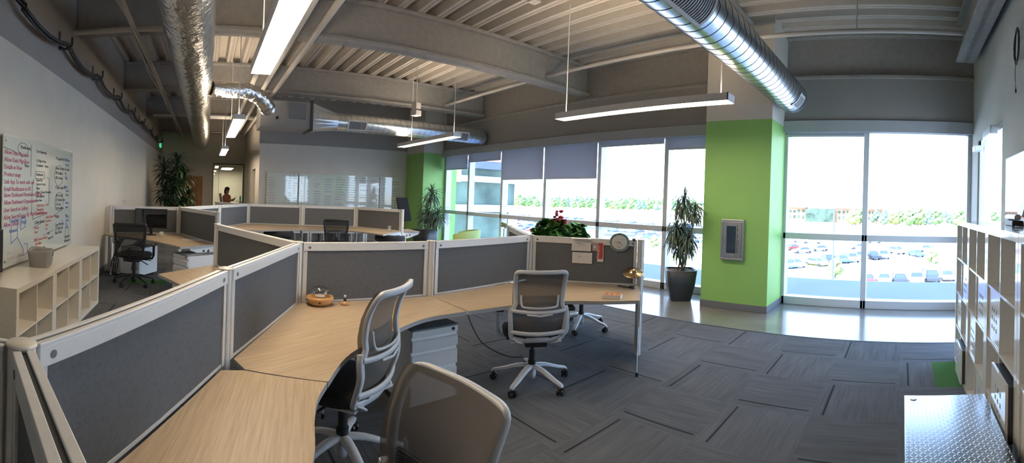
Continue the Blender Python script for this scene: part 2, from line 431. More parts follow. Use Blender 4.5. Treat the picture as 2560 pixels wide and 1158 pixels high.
# ceiling: fluted steel deck running east-west
mb = MB(); prof = []; y = YS - 0.1; P = 0.305
while y < 6.9:
    prof += [(y, DECK + 0.115), (y + 0.02, DECK + 0.115), (y + 0.055, DECK), (y + 0.10, DECK), (y + 0.107, DECK + 0.012), (y + 0.12, DECK + 0.012), (y + 0.127, DECK), (y + 0.165, DECK), (y + 0.20, DECK + 0.115)]
    y += P
vs = [(x, a, z) for x in (-24.0, 1.2) for a, z in prof]; n = len(prof)
mb.add(vs, [(i, i + 1, n + i + 1, n + i) for i in range(n - 1)])
struct('ceiling', mb, 'deck')
struct('roof_slab', MB().box(-24.2, 1.4, -3.4, 7.1, DECK + 0.12, DECK + 0.5), 'wall_gray')
# beams: I-sections with sprayed fireproofing
def ibeam(name, p0, p1, z0, z1, w=0.24, web=0.09, fl=0.06):
    mb = MB(); zc = (z0 + z1) / 2
    mb.bar((p0[0], p0[1], z0 + fl / 2), (p1[0], p1[1], z0 + fl / 2), w, fl)
    mb.bar((p0[0], p0[1], z1 - fl / 2), (p1[0], p1[1], z1 - fl / 2), w, fl)
    mb.bar((p0[0], p0[1], zc), (p1[0], p1[1], zc), web, z1 - z0)
    return struct(name, mb, 'fireproof', 0.012)
for k, bx in enumerate((-2.25, -5.72, -9.15, -12.6, -16.0)):
    ibeam('beam_%d' % (k + 1), (bx, YS), (bx, 6.45), 3.78, DECK, 0.26)
ibeam('beam_6', (0.80, YS), (0.80, 5.95), 3.78, DECK, 0.26)
ibeam('beam_7', (-12.0, 6.55), (1.0, 6.55), 3.66, DECK, 0.30)
# walls
mb = MB(); mb.box(-24, XE, YS - 0.2, YS, 0, 3.0)
struct('wall_south', mb, 'wall_paint')
struct('wall_south_upper', MB().box(-24, XE, YS - 0.2, YS - 0.003, 3.0, DECK + 0.12), 'wall_gray')
# east wall with a glazed opening near the corner
mb = MB(); mb.box(XE, XE + 0.2, YS - 0.2, 4.45, 0, DECK + 0.12); mb.box(XE, XE + 0.2, 4.45, 5.95, 2.62, DECK + 0.12); mb.box(XE, XE + 0.2, 5.95, 6.9, 0, DECK + 0.12)
struct('wall_east', mb, 'wall_paint')
# west wall and the corridor
mb = MB(); mb.box(XW - 0.2, XW, CY1, 6.9, 0, 3.0)
struct('wall_west', mb, 'wall_paint')
struct('wall_west_upper', MB().box(XW - 0.2, XW - 0.003, CY1, 6.9, 3.0, DECK + 0.12), 'wall_gray')
mb = MB(); mb.box(-13.0, XW - 0.2, CY1, CY1 + 0.2, 0, DECK + 0.1); mb.box(CX0, -13.9, CY1, CY1 + 0.2, 0, DECK + 0.1); mb.box(-13.9, -13.0, CY1, CY1 + 0.2, 2.3, DECK + 0.1)
struct('wall_corridor', mb, 'wall_paint')
mb = MB(); mb.box(CX0 - 0.2, CX0, YS, 0.22, 0, DECK + 0.1); mb.box(CX0 - 0.2, CX0, 0.22, CY1, 2.68, DECK + 0.1)
struct('wall_far', mb, 'wall_paint')
mb = MB(); mb.box(-22.2, -22.0, -2.9, 3.4, 0, DECK); mb.box(-22.0, CX0 - 0.2, 3.2, 3.4, 0, DECK); mb.box(-22.0, CX0 - 0.2, -3.0, -2.8, 0, DECK); mb.box(CX0 - 0.2, CX0, CY1 + 0.2, 3.3, 0, DECK)
struct('wall_meeting_room', mb, 'wall_paint')
# dark room behind the side door of the corridor
mb = MB(); mb.box(-14.2, -12.8, 2.6, 2.7, 0, 2.6); mb.box(-14.3, -14.2, CY1 + .2, 2.7, 0, 2.6); mb.box(-12.8, -12.7, CY1 + .2, 2.7, 0, 2.6); mb.box(-14.3, -12.7, CY1 + .2, 2.7, 2.6, 2.7)
struct('wall_side_room', mb, 'wall_gray')
# window wall: header, sill curb, outer cladding
mb = MB(); mb.box(-12.2, 1.2, 6.42, 6.9, 2.96, 3.66); mb.box(-12.2, 1.2, 6.62, 6.9, 3.6, DECK + 0.12)
struct('wall_north', mb, 'wall_gray', 0.0)
struct('trim_header', MB().box(-10.98, XE, 6.38, 6.44, 2.80, 2.985), 'soffit')
struct('wall_north_outer', MB().box(-24.4, 1.6, 6.9, 7.1, 2.9, 5.3), 'concrete_band')
struct('parapet_roof', MB().box(-24.4, 1.6, -3.6, 7.1, 4.9, 5.3), 'concrete_band')
mb = MB(); mb.box(-24.3, -12.1, 6.9, 7.0, -0.4, 3); mb.box(1.2, 1.3, -3.5, 4.45, -.4, 5); mb.box(-24.4, -24.2, -3.5, 7, -.4, 5); mb.box(-24.3, 1.3, -3.6, -3.4, -.4, 5)
struct('wall_outer', mb, 'wall_gray')
# pillars: green below, grey above
def pillar(k, x0, x1, y0, y1, lab):
    struct('pillar_green_%d' % k, MB().box(x0, x1, y0, y1, 0.10, 2.90), 'green_paint')
    struct('pillar_upper_%d' % k, MB().box(x0, x1, y0, y1, 2.90, DECK + .1), 'wall_paint')
    struct('baseboard_pillar_%d' % k, MB().box(x0 - .006, x1 + .006, y0 - .006, y1, 0, 0.10), 'base_gray', 0.002)
pillar(1, -2.80, -1.80, 5.80, 6.90, '')
pillar(2, -12.04, -10.95, 5.80, 6.90, '')
struct('baseboard_south', MB().box(-17, XE, YS, YS + 0.012, 0, 0.1), 'base_gray')
struct('baseboard_west', MB().box(XW, XW + 0.012, CY1, 5.8, 0, 0.1), 'base_gray')
struct('baseboard_east', MB().box(XE - 0.012, XE, YS, 4.4, 0, 0.1), 'base_gray')

# windows
def window(k, x0, x1, parts_left=True):
    mb = MB(); fw = 0.078
    mb.box(x0 - fw / 2, x0 + fw / 2, D, GY + .05, 0.0, 2.96)
    mb.box(x0, x1, D, GY + .05, 0.0, 0.125)
    mb.box(x0, x1, D, GY + .05, 1.065, 1.165)
    mb.box(x0, x1, D, GY + .05, 2.80, 2.96)
    f = mb.build('window_%d' % k, 'mullion', bevel=0.003, kind='structure')
    g = MB(); g.box(x0 + .03, x1 - .03, GY, GY + .008, 0.125, 1.08); g.box(x0 + .03, x1 - .03, GY, GY + .008, 1.155, 2.80)
    g.build('pane', 'window_glass', f)
    return f
WX = [-10.90, -9.72, -8.30, -6.82, -5.34, -3.87, -2.78]
for k in range(6): window(k + 1, WX[k], WX[k + 1])
WE = [-1.79, -0.56, 1.0]
window(7, WE[0], WE[1]); window(8, WE[1], WE[2] - 0.001)
struct('window_9', MB().box(0.94, 1.0, D, GY + .05, 0, 2.96), 'mullion')
# light portals in the openings: they only guide the daylight that is there
for k, (a, b) in enumerate(((-10.9, -2.8), (-1.79, 1.0))):
    ld = bpy.data.lights.new('window_daylight', 'AREA'); ld.shape = 'RECTANGLE'; ld.size = b - a; ld.size_y = 2.8
    ld.cycles.is_portal = True
    lo = bpy.data.objects.new('window_daylight', ld); COL.objects.link(lo); lo.location = ((a + b) / 2, 6.75, 1.45); lo.rotation_euler = (-pi / 2, 0, 0)
# roller blinds, one per window, drawn down to different heights
def blind(x0, x1, zb, label):
    t = thing('roller_blind', label, 'blind', ((x0 + x1) / 2, 6.47, 2.80), group='roller blinds at the tops of the windows')
    h = (x1 - x0) / 2 - 0.035
    MB().box(-h, h, -.0015, .0015, zb - 2.80, 0.0).build('shade_cloth', 'roller_shade', t)
    MB().box(-h, h, -.008, .008, zb - 2.83, zb - 2.80).build('bottom_bar', 'mullion', t, 0.003)
    return t
blind(WX[0], WX[1], 2.42, 'grey roller blind half way down, leftmost window beside the far green pillar')
blind(WX[1], WX[2], 2.60, 'grey roller blind on the second window from the far green pillar')
blind(WX[2], WX[3], 2.08, 'grey roller blind pulled low, left one of the two long ones')
blind(WX[3], WX[4], 2.08, 'grey roller blind pulled low, right one of the two long ones')
blind(WX[4], WX[5], 2.72, 'nearly raised grey roller blind above the widest clear window')
blind(WX[5], WX[6], 2.60, 'short grey roller blind above the potted dracaena by the green pillar')
blind(WE[0], WE[1], 2.765, 'raised grey roller blind right of the large green pillar')
# doors
d = struct('door_1', MB().box(CX0, CX0 + .04, -1.02, -0.16, 0, 2.12), 'door_wood', 0.004)
MB().box(.0, .05, 0, .02, 0, .1).build('door_handle', 'steel', d, loc=(CX0 + .04, -.28, 1.0))
# glazed wall of the meeting room
mb = MB(); mb.box(CX0 - .06, CX0, .22, .25, 0, 2.68); mb.box(CX0 - .06, CX0, CY1 - .04, CY1, 0, 2.68); mb.box(CX0 - .06, CX0, .22, CY1, 2.64, 2.68); mb.box(CX0 - .04, CX0 - .02, .452, .462, 0, 2.64)
f = struct('window_10', mb, 'galv_dark')
MB().box(CX0 - .036, CX0 - .024, .25, CY1 - .04, 0, 2.64).build('pane', 'room_glass', f)
# glazed door opening in the east wall
mb = MB(); y0, y1 = 4.45, 5.95
mb.box(XE + .02, XE + .12, y0, y0 + .05, 0, 2.62); mb.box(XE + .02, XE + .12, y1 - .12, y1, 0, 2.62); mb.box(XE + .02, XE + .12, y0, y1, 2.55, 2.62)
mb.box(XE + .02, XE + .12, 5.60, 5.66, 0, 2.5)
f = struct('door_2', mb, 'mullion', 0.003)
MB().box(XE + .06, XE + .07, y0 + .05, 5.6, 0.05, 2.55).build('pane', 'window_glass', f)
MB().box(XE + .06, XE + .07, 5.66, y1 - .12, 0.05, 2.55).build('pane', 'window_glass', f)
t = tag(MB().box(.0, .09, 0, .46, 0, .10).build('door_closer', 'white_metal', None, .008), 'long white door closer box at the head of the glazed side door', 'door closer')
t.location = (XE - .09, 4.66, 2.5)
t = tag(MB().box(.0, .10, 0, .20, 0, .07).build('door_bracket', 'mullion', None, .006), 'short grey bracket beside the closer on the glazed side door', 'bracket')
t.location = (XE - .10, 5.62, 2.44)

# ------------------------------------------------------------------ ducts
def spiral_duct(name, label, x, y0, y1, z, r, seam=0.14):
    t = thing(name, label, 'duct', (x, y0, z - r))
    L_ = y1 - y0
    mb = MB(); mb.cyl((0, 0, r), (0, L_, r), r, r, 40)
    mb.build('duct_shell', 'galv', t)
    mb = MB(); k = 0; q = seam
    while q < L_ - .02:
        pts = [(r * 1.006 * cos(a), q + seam * (a / (2 * pi)) * .35, r + r * 1.006 * sin(a)) for a in [2 * pi * i / 40 for i in range(40)]]
        mb.sweep(pts, 0.0045, 0.0045, 4, up=(0, 1, 0), closed=True); q += seam
    mb.build('seam', 'galv_dark', t)
    return t
def grille(parent, x, r, yc, L_, ang, wide, zc):
    """a framed register on the duct; ang = direction it faces, in the plane across the duct"""
    M = Matrix.Rotation(-ang, 3, 'Y')
    c = Vector((x, yc, zc)); mb = MB(); n = 8; R2 = r + .012
    aw = wide / r / 2
    def arc(a0, a1, y0_, y1_, rr0, rr1):
        k = 6
        vs = []
        for i in range(k + 1):
            a = a0 + (a1 - a0) * i / k + ang
            for rr in (rr0, rr1):
                for yy in (y0_, y1_): vs.append(c + Vector((rr * cos(a), yy, rr * sin(a))))
        fs = []
        for i in range(k):
            b = i * 4
            fs += [(b, b + 1, b + 5, b + 4), (b + 2, b + 6, b + 7, b + 3), (b, b + 4, b + 6, b + 2), (b + 1, b + 3, b + 7, b + 5)]
        fs += [(0, 2, 3, 1), (k * 4, k * 4 + 1, k * 4 + 3, k * 4 + 2)]
        mb.add(vs, fs)
    b = .03 / r
    arc(-aw, aw, -L_ / 2, -L_ / 2 + .03, r - .005, R2); arc(-aw, aw, L_ / 2 - .03, L_ / 2, r - .005, R2)
    arc(-aw, -aw + b, -L_ / 2, L_ / 2, r - .005, R2); arc(aw - b, aw, -L_ / 2, L_ / 2, r - .005, R2)
    g = mb.build('grille', 'white_metal', parent)
    mb = MB(); arc(-aw + b, aw - b, -L_ / 2 + .02, L_ / 2 - .02, r - .003, r + .002); mb.build('grille_opening', 'galv_dark', g)
    mb = MB(); q = -L_ / 2 + .05
    while q < L_ / 2 - .04:
        arc(-aw + b, aw - b, q, q + .008, r, r + .010); q += .028
    mb.build('slats', 'white_metal', g)
d3 = spiral_duct('spiral_duct', 'large galvanized spiral duct above the big green pillar', -1.57, 0.7, 6.02, 3.24, 0.215)
grille(d3, 0, .215, 1.74, .95, R(-38), .27, .215)
grille(d3, 0, .215, 4.99, .25, R(-38), .22, .215)
d2 = spiral_duct('spiral_duct', 'galvanized spiral duct in front of the far whiteboard wall', -8.9, 2.62, 6.30, 3.20, 0.20)
grille(d2, 0, .20, .42, .42, R(-25), .24, .20)
grille(d2, 0, .20, 2.98, .40, R(-25), .24, .20)
# transition and air unit at its south end
u = thing('air_handling_box', 'grey sheet metal air box joining the foil duct and spiral duct', 'duct', (-8.9, 1.75, 2.90))
MB().box(-.32, .32, -.75, .25, .05, .62).build('casing', 'wall_gray', u, .005)
mb = MB(); n = 24; vs = []
for i in range(n):
    a = 2 * pi * i / n; c, s_ = cos(a), sin(a); g = max(abs(c), abs(s_))
    vs.append((c / g * .32, .30, .34 + s_ / g * .27))
for i in range(n):
    a = 2 * pi * i / n; vs.append((.20 * cos(a), .87, .30 + .20 * sin(a)))
mb.add(vs, [(i, (i + 1) % n, n + (i + 1) % n, n + i) for i in range(n)], False)
mb.build('transition', 'galv', u)
MB().box(-.34, .34, .25, .30, .02, .66).build('flange', 'galv_dark', u)
MB().box(.32, .34, -.18, .15, .25, .58).build('control_panel', 'base_gray', u)
MB().cyl((.32, -.42, .25), (.35, -.42, .25), .03, n=12).build('port', 'black_plastic', u)
# foil wrapped main duct along the room
t = thing('foil_duct', 'huge foil wrapped round duct running towards the far corridor', 'duct', (.9, -0.22, 3.12))
mb = MB(); n = 32; segs = 110; vs = []
for i in range(segs + 1):
    x = -i * 16.9 / segs
    for j in range(n):
        a = 2 * pi * j / n; r = .262 + .003 * sin(x * 9 + 2 * sin(a)) + .003 * sin(5 * a + x * 3.1) + random.uniform(-.003, .003)
        if i % 9 == 0: r -= .006
        vs.append((x, r * cos(a), .27 + r * sin(a)))
mb.add(vs, [(i * n + j, i * n + (j + 1) % n, (i + 1) * n + (j + 1) % n, (i + 1) * n + j) for i in range(segs) for j in range(n)], True)
mb.ball((-16.9, 0, .27), .05, .26, .26, 24, 8)
mb.build('foil_wrap', 'foil', t)
mb = MB(); pts = [(-8.0, .25, .22), (-8.15, .55, .25), (-8.3, .85, .27), (-8.5, 1.10, .20), (-8.9, 1.28, .10)]
def smooth_path(p, k=4):
    out = []
    p = [Vector(q) for q in p]
    for i in range(len(p) - 1):
        a = p[max(i - 1, 0)]; b = p[i]; c = p[i + 1]; d_ = p[min(i + 2, len(p) - 1)]
        for j in range(k):
            s_ = j / k
            out.append(0.5 * ((2 * b) + (-a + c) * s_ + (2 * a - 5 * b + 4 * c - d_) * s_ ** 2 + (-a + 3 * b - 3 * c + d_) * s_ ** 3))
    out.append(p[-1]); return out
pp = smooth_path(pts, 8)
mb.sweep(pp, .27, .27, 20, taper=[1 + .05 * (i % 3) + random.uniform(-.04, .04) for i in range(len(pp))])
mb.build('branch', 'foil', t)
# sprinkler main along the windows, conduits and cables
tag(MB().cyl((-9.2, 5.35, 3.93), (0.95, 5.35, 3.96), .032, n=12).build('sprinkler_pipe', 'conduit'), 'long straight painted pipe under the ceiling parallel to the windows', 'pipe')
t = tag(MB().cyl((-.62, 5.35, 3.995), (-.62, 5.35, 4.38), .008, n=12).build('pipe_hanger', 'conduit'), 'thin hanger rod holding the pipe under the ceiling at the right', 'hanger')
tag(MB().cyl((-10.8, 1.6, 3.50), (-10.8, 6.4, 3.50), .03, n=10).build('branch_pipe', 'conduit'), 'pale pipe crossing high in front of the far whiteboard wall', 'pipe')
j = thing('junction_box', 'pale double junction box on a drop pipe near the far duct', 'junction box', (-8.0, 4.02, 3.45))
MB().obox((0, 0, .10), .14, .14, .14, R(20)).build('box', 'conduit', j, .01); MB().obox((0, 0, -.06), .16, .16, .12, R(20)).build('cover', 'conduit', j, .012)
MB().cyl((0, 0, .17), (0, 0, .95), .012, n=8).build('drop_pipe', 'conduit', j)
j = thing('junction_box', 'small square junction box on the deck above the near pendant light', 'junction box', (-4.22, 3.72, 4.30))
MB().obox((0, 0, .04), .13, .13, .07).build('box', 'conduit', j, .008)
mb = MB(); mb.sweep(smooth_path([(0, 0, .06), (.25, -.7, .08), (.9, -1.6, .06), (1.6, -2.2, .06)], 6), .016, n=6); mb.build('conduit_run', 'conduit', j)
for (yy, zz, r, lab) in ((.78, 4.22, .045, 'first'), (1.02, 4.2, .04, 'second'), (1.28, 4.22, .04, 'third')):
    tag(MB().cyl((-17, yy, zz - .5), (-2.2, yy, zz - .5), r, n=12).build('ceiling_pipe', 'conduit'), '%s pale pipe from the foil duct, running beside the big pendant light' % lab, 'pipe', 'pipes running above the corridor')
# bundle of loose cables under the ceiling
t = thing('cable_bundle', 'loose pale cable bundle slung below the ceiling left of the foil duct', 'cables', (-3.0, -.92, 3.55))
for k in range(5):
    mb = MB(); pts = []
    for i in range(14):
        x = -i * 1.05; sag = .05 * sin(i * 2.0 + k) + (.10 * abs(sin(i * 1.3 + k)) if k > 2 else 0)
        pts.append((x, (k - 2) * .022 + .02 * sin(i + k * 2), .10 - sag))
    mb.sweep(smooth_path(pts, 4), .017 if k < 3 else .011, n=6); mb.build('cable', 'conduit', t)
MB().bar((.6, 0, .13), (-14, 0.02, .11), .055, .03).build('rail', 'conduit', t)
# the dark cables on J-hooks along the left wall
hooks = [-3.45 - 1.53 * k for k in range(9)]
t = thing('wall_cable', 'thick black cable bundle swagging between hooks on the left wall', 'cables', (-2.0, YS + .09, 3.40))
for k in range(7):
    pts = []
    for i in range(len(hooks) * 6 - 5):
        s_ = i / 6; x = hooks[0] - 1.53 * s_; fr = s_ % 1
        pts.append((x + 2.0, .02 * cos(k * 1.7) + .01, .025 * sin(k * 1.7) - .12 * (4 * fr * (1 - fr)) * (1 + .15 * sin(k * 3 + int(s_)))))
    pts = [(1.2, pts[0][1], -.02)] + pts
    mb = MB(); mb.sweep(smooth_path(pts, 2), .021, n=6); mb.build('cable', 'galv_dark' if k % 2 else 'pot_dark', t)
hk = None
for k, hx in enumerate(hooks):
    if hk is None:
        hk = thing('cable_hook', '', 'hook', (hx, YS, 3.40), group='J-hooks carrying the cables along the left wall')
        MB().box(-.02, .02, 0, .012, -.06, .17).build('back_plate', 'galv_dark', hk)
        mb = MB(); mb.sweep([(0, .01 + .075 * (1 - cos(a)), -.055 * sin(a) - .0) for a in [pi * i / 8 for i in range(9)]] + [(0, .16, .05), (0, .16, .09)], .03, .006, 6, up=(1, 0, 0)); mb.build('hook_arm', 'galv_dark', hk)
        htree = tree(hk); o = hk
    else: o = dup(htree, (hx, YS, 3.40), 0, None)
    o['label'] = 'steel J-hook on the left wall, %s from the near end' % ('first second third fourth fifth sixth seventh eighth ninth'.split()[k])
tag(MB().cyl((-12, -1.5, 3.75), (-12.0, 1.3, 3.75), .035, n=10).build('cross_pipe', 'conduit'), 'pipe crossing the room between the far beams at the corridor', 'pipe')
tag(MB().cyl((-5.4, -1.7, 3.70), (-5.4, -.55, 3.70), .035, n=10).build('cross_pipe', 'conduit'), 'short dark pipe crossing from the left wall to the foil duct', 'pipe')

# ------------------------------------------------------------------ pendant lights
def pendant(x0, y, L_, label, q0=.12, zb=2.75):
    t = thing('pendant_light', label, 'light', (x0, y, zb), group='linear pendant lights')
    mb = MB(); w_ = .094
    mb.box(0, L_, -w_, -w_ + .006, 0, .085); mb.box(0, L_, w_ - .006, w_, 0, .085); mb.box(0, .008, -w_, w_, 0, .085); mb.box(L_ - .008, L_, -w_, w_, 0, .085)
    mb.box(0.2, L_ - .2, -.03, .03, .07, .085)
    mb.build('housing', 'white_metal', t)
    MB().box(.01, L_ - .01, -w_ + .008, w_ - .008, .010, .016).build('diffuser', 'tube_light', t)
    MB().box(.2, L_ - .2, -w_ + .02, w_ - .02, .060, .066).build('uplight', 'tube_light', t)
    for q in (q0, L_ - .12):
        MB().cyl((q, 0, .08), (q, 0, DECK - zb), .0065, n=8).build('rod', 'white_metal', t)
    return t
pendant(-4.04, .46, 2.44, 'big bright linear pendant light nearest the camera, at top left')
pendant(-9.05, .46, 2.40, 'linear pendant light beyond the foil branch, in the left row')
pendant(-13.9, .46, 2.3, 'small far linear pendant light over the corridor')
pendant(-4.17, 4.20, 2.42, 'linear pendant light ending in front of the large green pillar')
pendant(-9.05, 4.20, 2.36, 'linear pendant light under the far spiral duct', .52)
# ================================================================== WORKSTATIONS
ZD = 0.725
NPOST = 10
def post_proto(h):
    t = thing('partition_post', '', 'post', (0, 0, 0), group='posts joining the desk partitions')
    mb = MB(); vs = []; n = 48
    for z in (0.0, h):
        for j in range(n):
            a = 2 * pi * j / n; r = .0335 - (.0065 if j % 8 in (0, 1) else 0.0)
            vs.append((r * cos(a), r * sin(a), z))
    mb.add(vs, [(j, (j + 1) % n, n + (j + 1) % n, n + j) for j in range(n)], False)
    mb.build('upright', 'alu', t)
    MB().lathe([(0, h + .006), (.034, h + .006), (.0375, h + .003), (.0375, h - .003), (0, h - .004)], n=28).build('cap', 'cream_gloss', t)
    MB().lathe([(0, 0), (.03, 0), (.03, .012), (0, .012)], n=16).build('foot', 'black_plastic', t)
    return tree(t)
PT = {}
def post(p, h, label):
    if h not in PT:
        PT[h] = post_proto(h); o = PT[h][0]; o.location = (p[0], p[1], 0); o['label'] = label; return o
    return dup(PT[h], (p[0], p[1], 0), 0, label)
def panel(p0, p1, h, label, zb=None):
    zb = ZD if zb is None else zb
    a = Vector((p0[0], p0[1])); b = Vector((p1[0], p1[1])); d = b - a; L_ = d.length; ang = atan2(d.y, d.x)
    t = thing('desk_partition', label, 'partition', (a.x, a.y, 0), ang)
    x0, x1 = .036, L_ - .036
    MB().box(x0 + .028, x1 - .028, -.014, .014, zb + .012, h - .062).build('fabric', 'panel_fabric', t)
    mb = MB(); mb.box(x0, x1, -.026, .026, h - .066, h - .012); mb.box(x0, x1, -.026, -.006, h - .012, h - .002); mb.box(x0, x1, .006, .026, h - .012, h - .002)
    mb.build('top_rail', 'white_metal', t, .002)
    MB().box(x0, x1, -.0065, .0065, h - .013, h - .008).build('rail_groove', 'galv_dark', t)
    MB().box(x0, x1, -.018, .018, zb + .002, zb + .016).build('bottom_rail', 'alu', t)
    for q in ((x0, x0 + .03), (x1 - .03, x1)):
        MB().box(q[0], q[1], -.022, .022, zb + .002, h - .064).build('stile', 'alu', t, .002)
    for q in (x0 + .045, x1 - .045):
        for s_ in (-1, 1):
            MB().cyl((q, s_ * .025, h - .039), (q, s_ * .0275, h - .039), .011, n=14).build('fixing_cap', 'base_gray', t)
    return t
H1, H2 = 1.20, 1.24
P0 = (-.932, -.406); P1 = (-2.05, .100); P2 = (-3.14, .672); P3 = (-3.12, 1.746); P4 = (-3.31, 2.985); P5 = (-2.377, 3.57)
P0b = (.11, .24); P0c = (-.85, -1.62); P6 = (-4.70, .127); P8 = (-4.50, 3.69)
L0 = (-7.60, -1.66); L1 = (-7.89, -.456); P7 = (-6.45, .186)
L3 = (-9.30, .275); L4 = (-10.7, 1.007); L5 = (-10.35, 2.285); L6 = (-9.99, 3.535); L7 = (-8.76, 4.16); L8 = (-11.75, .27)
for p, h, lab in ((P0, H1, 'round topped partition post nearest the camera at lower left'),
                  (P1, H1, 'partition post beside the notch in the near desk'),
                  (P2, H1, 'partition post where three panels meet behind the wooden diffuser'),
                  (P3, H1, 'partition post standing left of the white pedestal, between the two long back panels'),
                  (P4, H1, 'partition post at the corner behind the middle white chair'),
                  (P5, H1, 'end partition post beside the brass saucer lamp'),
                  (P6, H1, 'partition post at the far end of the panel behind the notched post'),
                  (P8, H1, 'partition post at the end of the small panel left of the red flowers'),
                  (P0b, H1, 'partition post at the end of the panel below the camera'), (P0c, H1, 'partition post by the low white shelves'),
                  (L0, H2, 'partition post against the left wall'), (L1, H2, 'partition post right of the black desk monitor'),
                  (P7, H2, 'partition post beside the white pedestal of the left desk'),
                  (L3, H2, 'far partition post in front of the meeting room glass'),
                  (L4, H2, 'far partition post where the rear row turns, left of the whiteboards'),
                  (L5, H2, 'far partition post left of the black mesh chair of the rear row'), (L6, H2, 'far partition post right of the black mesh chair of the rear row'),
                  (L7, H2, 'end post of the rear row, before the dark tall screen'),
                  (L8, H2, 'furthest partition post near the meeting room person')):
    post(p, h, lab)
for a, b, h, lab in ((P0, P1, H1, 'largest grey fabric partition, in front of the low white shelves'),
                     (P1, P2, H1, 'grey fabric partition left of the wooden diffuser'),
                     (P2, P3, H1, 'grey fabric partition directly behind the wooden diffuser and bottle'),
                     (P3, P4, H1, 'grey fabric partition above the white drawer pedestal, left of the middle chair'),
                     (P4, P5, H1, 'grey fabric partition with papers, dial and brass lamp on it'),
                     (P0, P0b, H1, 'partition seen end on, its double top rail running down at lower left'),
                     (P0, P0c, H1, 'partition cut off by the left edge of the picture'),
                     (P2, P6, H1, 'dark partition branching away behind the notched post'),
                     (P4, P8, H1, 'small partition slanting away behind the leafy plants'),
                     (L0, L1, H2, 'partition behind the black desk monitor by the left wall'),
                     (L1, P7, H2, 'partition behind the paper on the left desk'),
                     (L1, L3, H2, 'far partition seen above the left desk, first before the meeting room'),
                     (L3, L4, H2, 'far partition second before the meeting room, left of the whiteboards'),
                     (L4, L5, H2, 'rear row partition below the first whiteboard'),
                     (L5, L6, H2, 'rear row partition behind the black mesh chair'),
                     (L6, L7, H2, 'last rear row partition, with a drinking glass in front'),
                     (L4, L8, H2, 'furthest partition, crossing in front of the meeting room')):
    panel(a, b, h, lab)

def bez(pts, k=8):
    return [(p.x, p.y) for p in smooth_path([(a, b, 0) for a, b in pts], k)]
def desk(label, poly, org, ang, z=ZD):
    """laminate top; the object's own x axis is the grain direction"""
    t = thing('desk', label, 'desk', (org[0], org[1], 0), ang)
    c, s_ = cos(-ang), sin(-ang)
    lp = [((x - org[0]) * c - (y - org[1]) * s_, (x - org[0]) * s_ + (y - org[1]) * c) for x, y in poly]
    MB().prism(lp, z - .0015, z).build('worktop', 'laminate', t)
    MB().prism(lp, z - .030, z - .0016).build('edge_band', 'edge_band', t)
    return t
def local(t, p, z=0.0):
    a = t.rotation_euler.z; dx, dy = p[0] - t.location.x, p[1] - t.location.y
    return Vector((dx * cos(-a) - dy * sin(-a), dx * sin(-a) + dy * cos(-a), z))
def cleg(t, p, dirv, L_=.50, label=None):
    """C-leg: upright plate, cantilever bracket with two holes, sloping foot with glide"""
    a = t.rotation_euler.z; d = Vector((dirv[0], dirv[1], 0)).normalized(); M0 = Matrix.Rotation(-a, 3, 'Z')
    d = M0 @ d; o = local(t, p); nrm = Vector((-d.y, d.x, 0))
    M = Matrix((d, Vector((0, 0, 1)), nrm)).transposed()
    def plate(poly, th=.004): return MB().prism(poly, -th / 2, th / 2, M, o)
    g = plate([(.03, .05), (.10, .03), (.10, .66), (.03, .66)], .03).build('leg', 'white_metal', t, .003)
    # bracket with holes built as a band around the holes
    def holed(poly, holes, th):
        bm_v = []; mb = MB()
        mb.prism(poly, -th / 2, th / 2, M, o)
        return mb
    b = holed([(.02, .692), (L_, .692), (L_, .655), (.16, .56), (.02, .545)], None, .006).build('bracket', 'white_metal', t, .002)
    for (hx, hz, r) in ((.10, .62, .032), (.19, .635, .020)):
        c = o + d * hx + Vector((0, 0, hz)); MB().cyl(c - nrm * .0037, c + nrm * .0037, r, n=16).build('bracket_hole', 'galv_dark', b)
    ft = plate([(.02, .02), (L_, .03), (L_, .055), (.10, .32), (.02, .34)], .006).build('foot', 'white_metal', t, .002)
    for (hx, hz, r) in ((.10, .12, .032), (.20, .10, .020)):
        c = o + d * hx + Vector((0, 0, hz)); MB().cyl(c - nrm * .0037, c + nrm * .0037, r, n=16).build('foot_hole', 'galv_dark', ft)
    MB().cyl(o + d * (L_ - .01), o + d * (L_ - .01) + Vector((0, 0, .035)), .013, n=10).build('glide', 'black_plastic', g)
    return g
def ins(p, q, k):   # move p towards q by k metres
    a = Vector(p); b = Vector(q); return tuple(a + (b - a).normalized() * k)
U1 = Vector((-.895, .446)); N1 = Vector((.446, .895))
def off(p, n, k): return (p[0] + n[0] * k, p[1] + n[1] * k)
g_ = .028
seam1 = (-1.79, .528)
dkA = desk('near desk with woodgrain top filling the lower left corner', [off(P0, N1, g_)] + [off(ins(P1, P0, .09), N1, g_), (-1.955, .19)] + [seam1] +
           bez([seam1, (-1.66, .455), (-1.512, .404), (-1.278, .343), (-1.0, .215), (-.70, .16), (-.42, .25)], 5)[1:] + [(-.20, .10)], P0, atan2(.22, -.975))
cleg(dkA, ins(P0, P1, .5), (.45, .89), .45)
dkB = desk('middle desk with the wooden diffuser and small bottle on it', [(-1.965, .195), off(ins(P1, P2, .06), N1, g_), off(P2, (.9, .1), .03), off(P3, (1, 0), g_)] +
           bez([(-2.57, 1.74), (-2.54, 1.407), (-2.36, 1.089), (-2.09, .735), (-1.795, .533)], 6), P2, R(-64))
cleg(dkB, ins(P2, P3, .2), (.95, -.2), .40)
dkC = desk('desk with the middle white chair, book and black cable on it', [off(P3, (1, .02), g_), off(P4, (.95, -.1), g_), off(P5, (.57, -.82), .03), (-2.009, 3.022)] +
           bez([(-2.009, 3.022), (-2.20, 2.80), (-2.425, 2.543), (-2.545, 2.115), (-2.568, 1.76)], 6)[1:], P4, R(62))
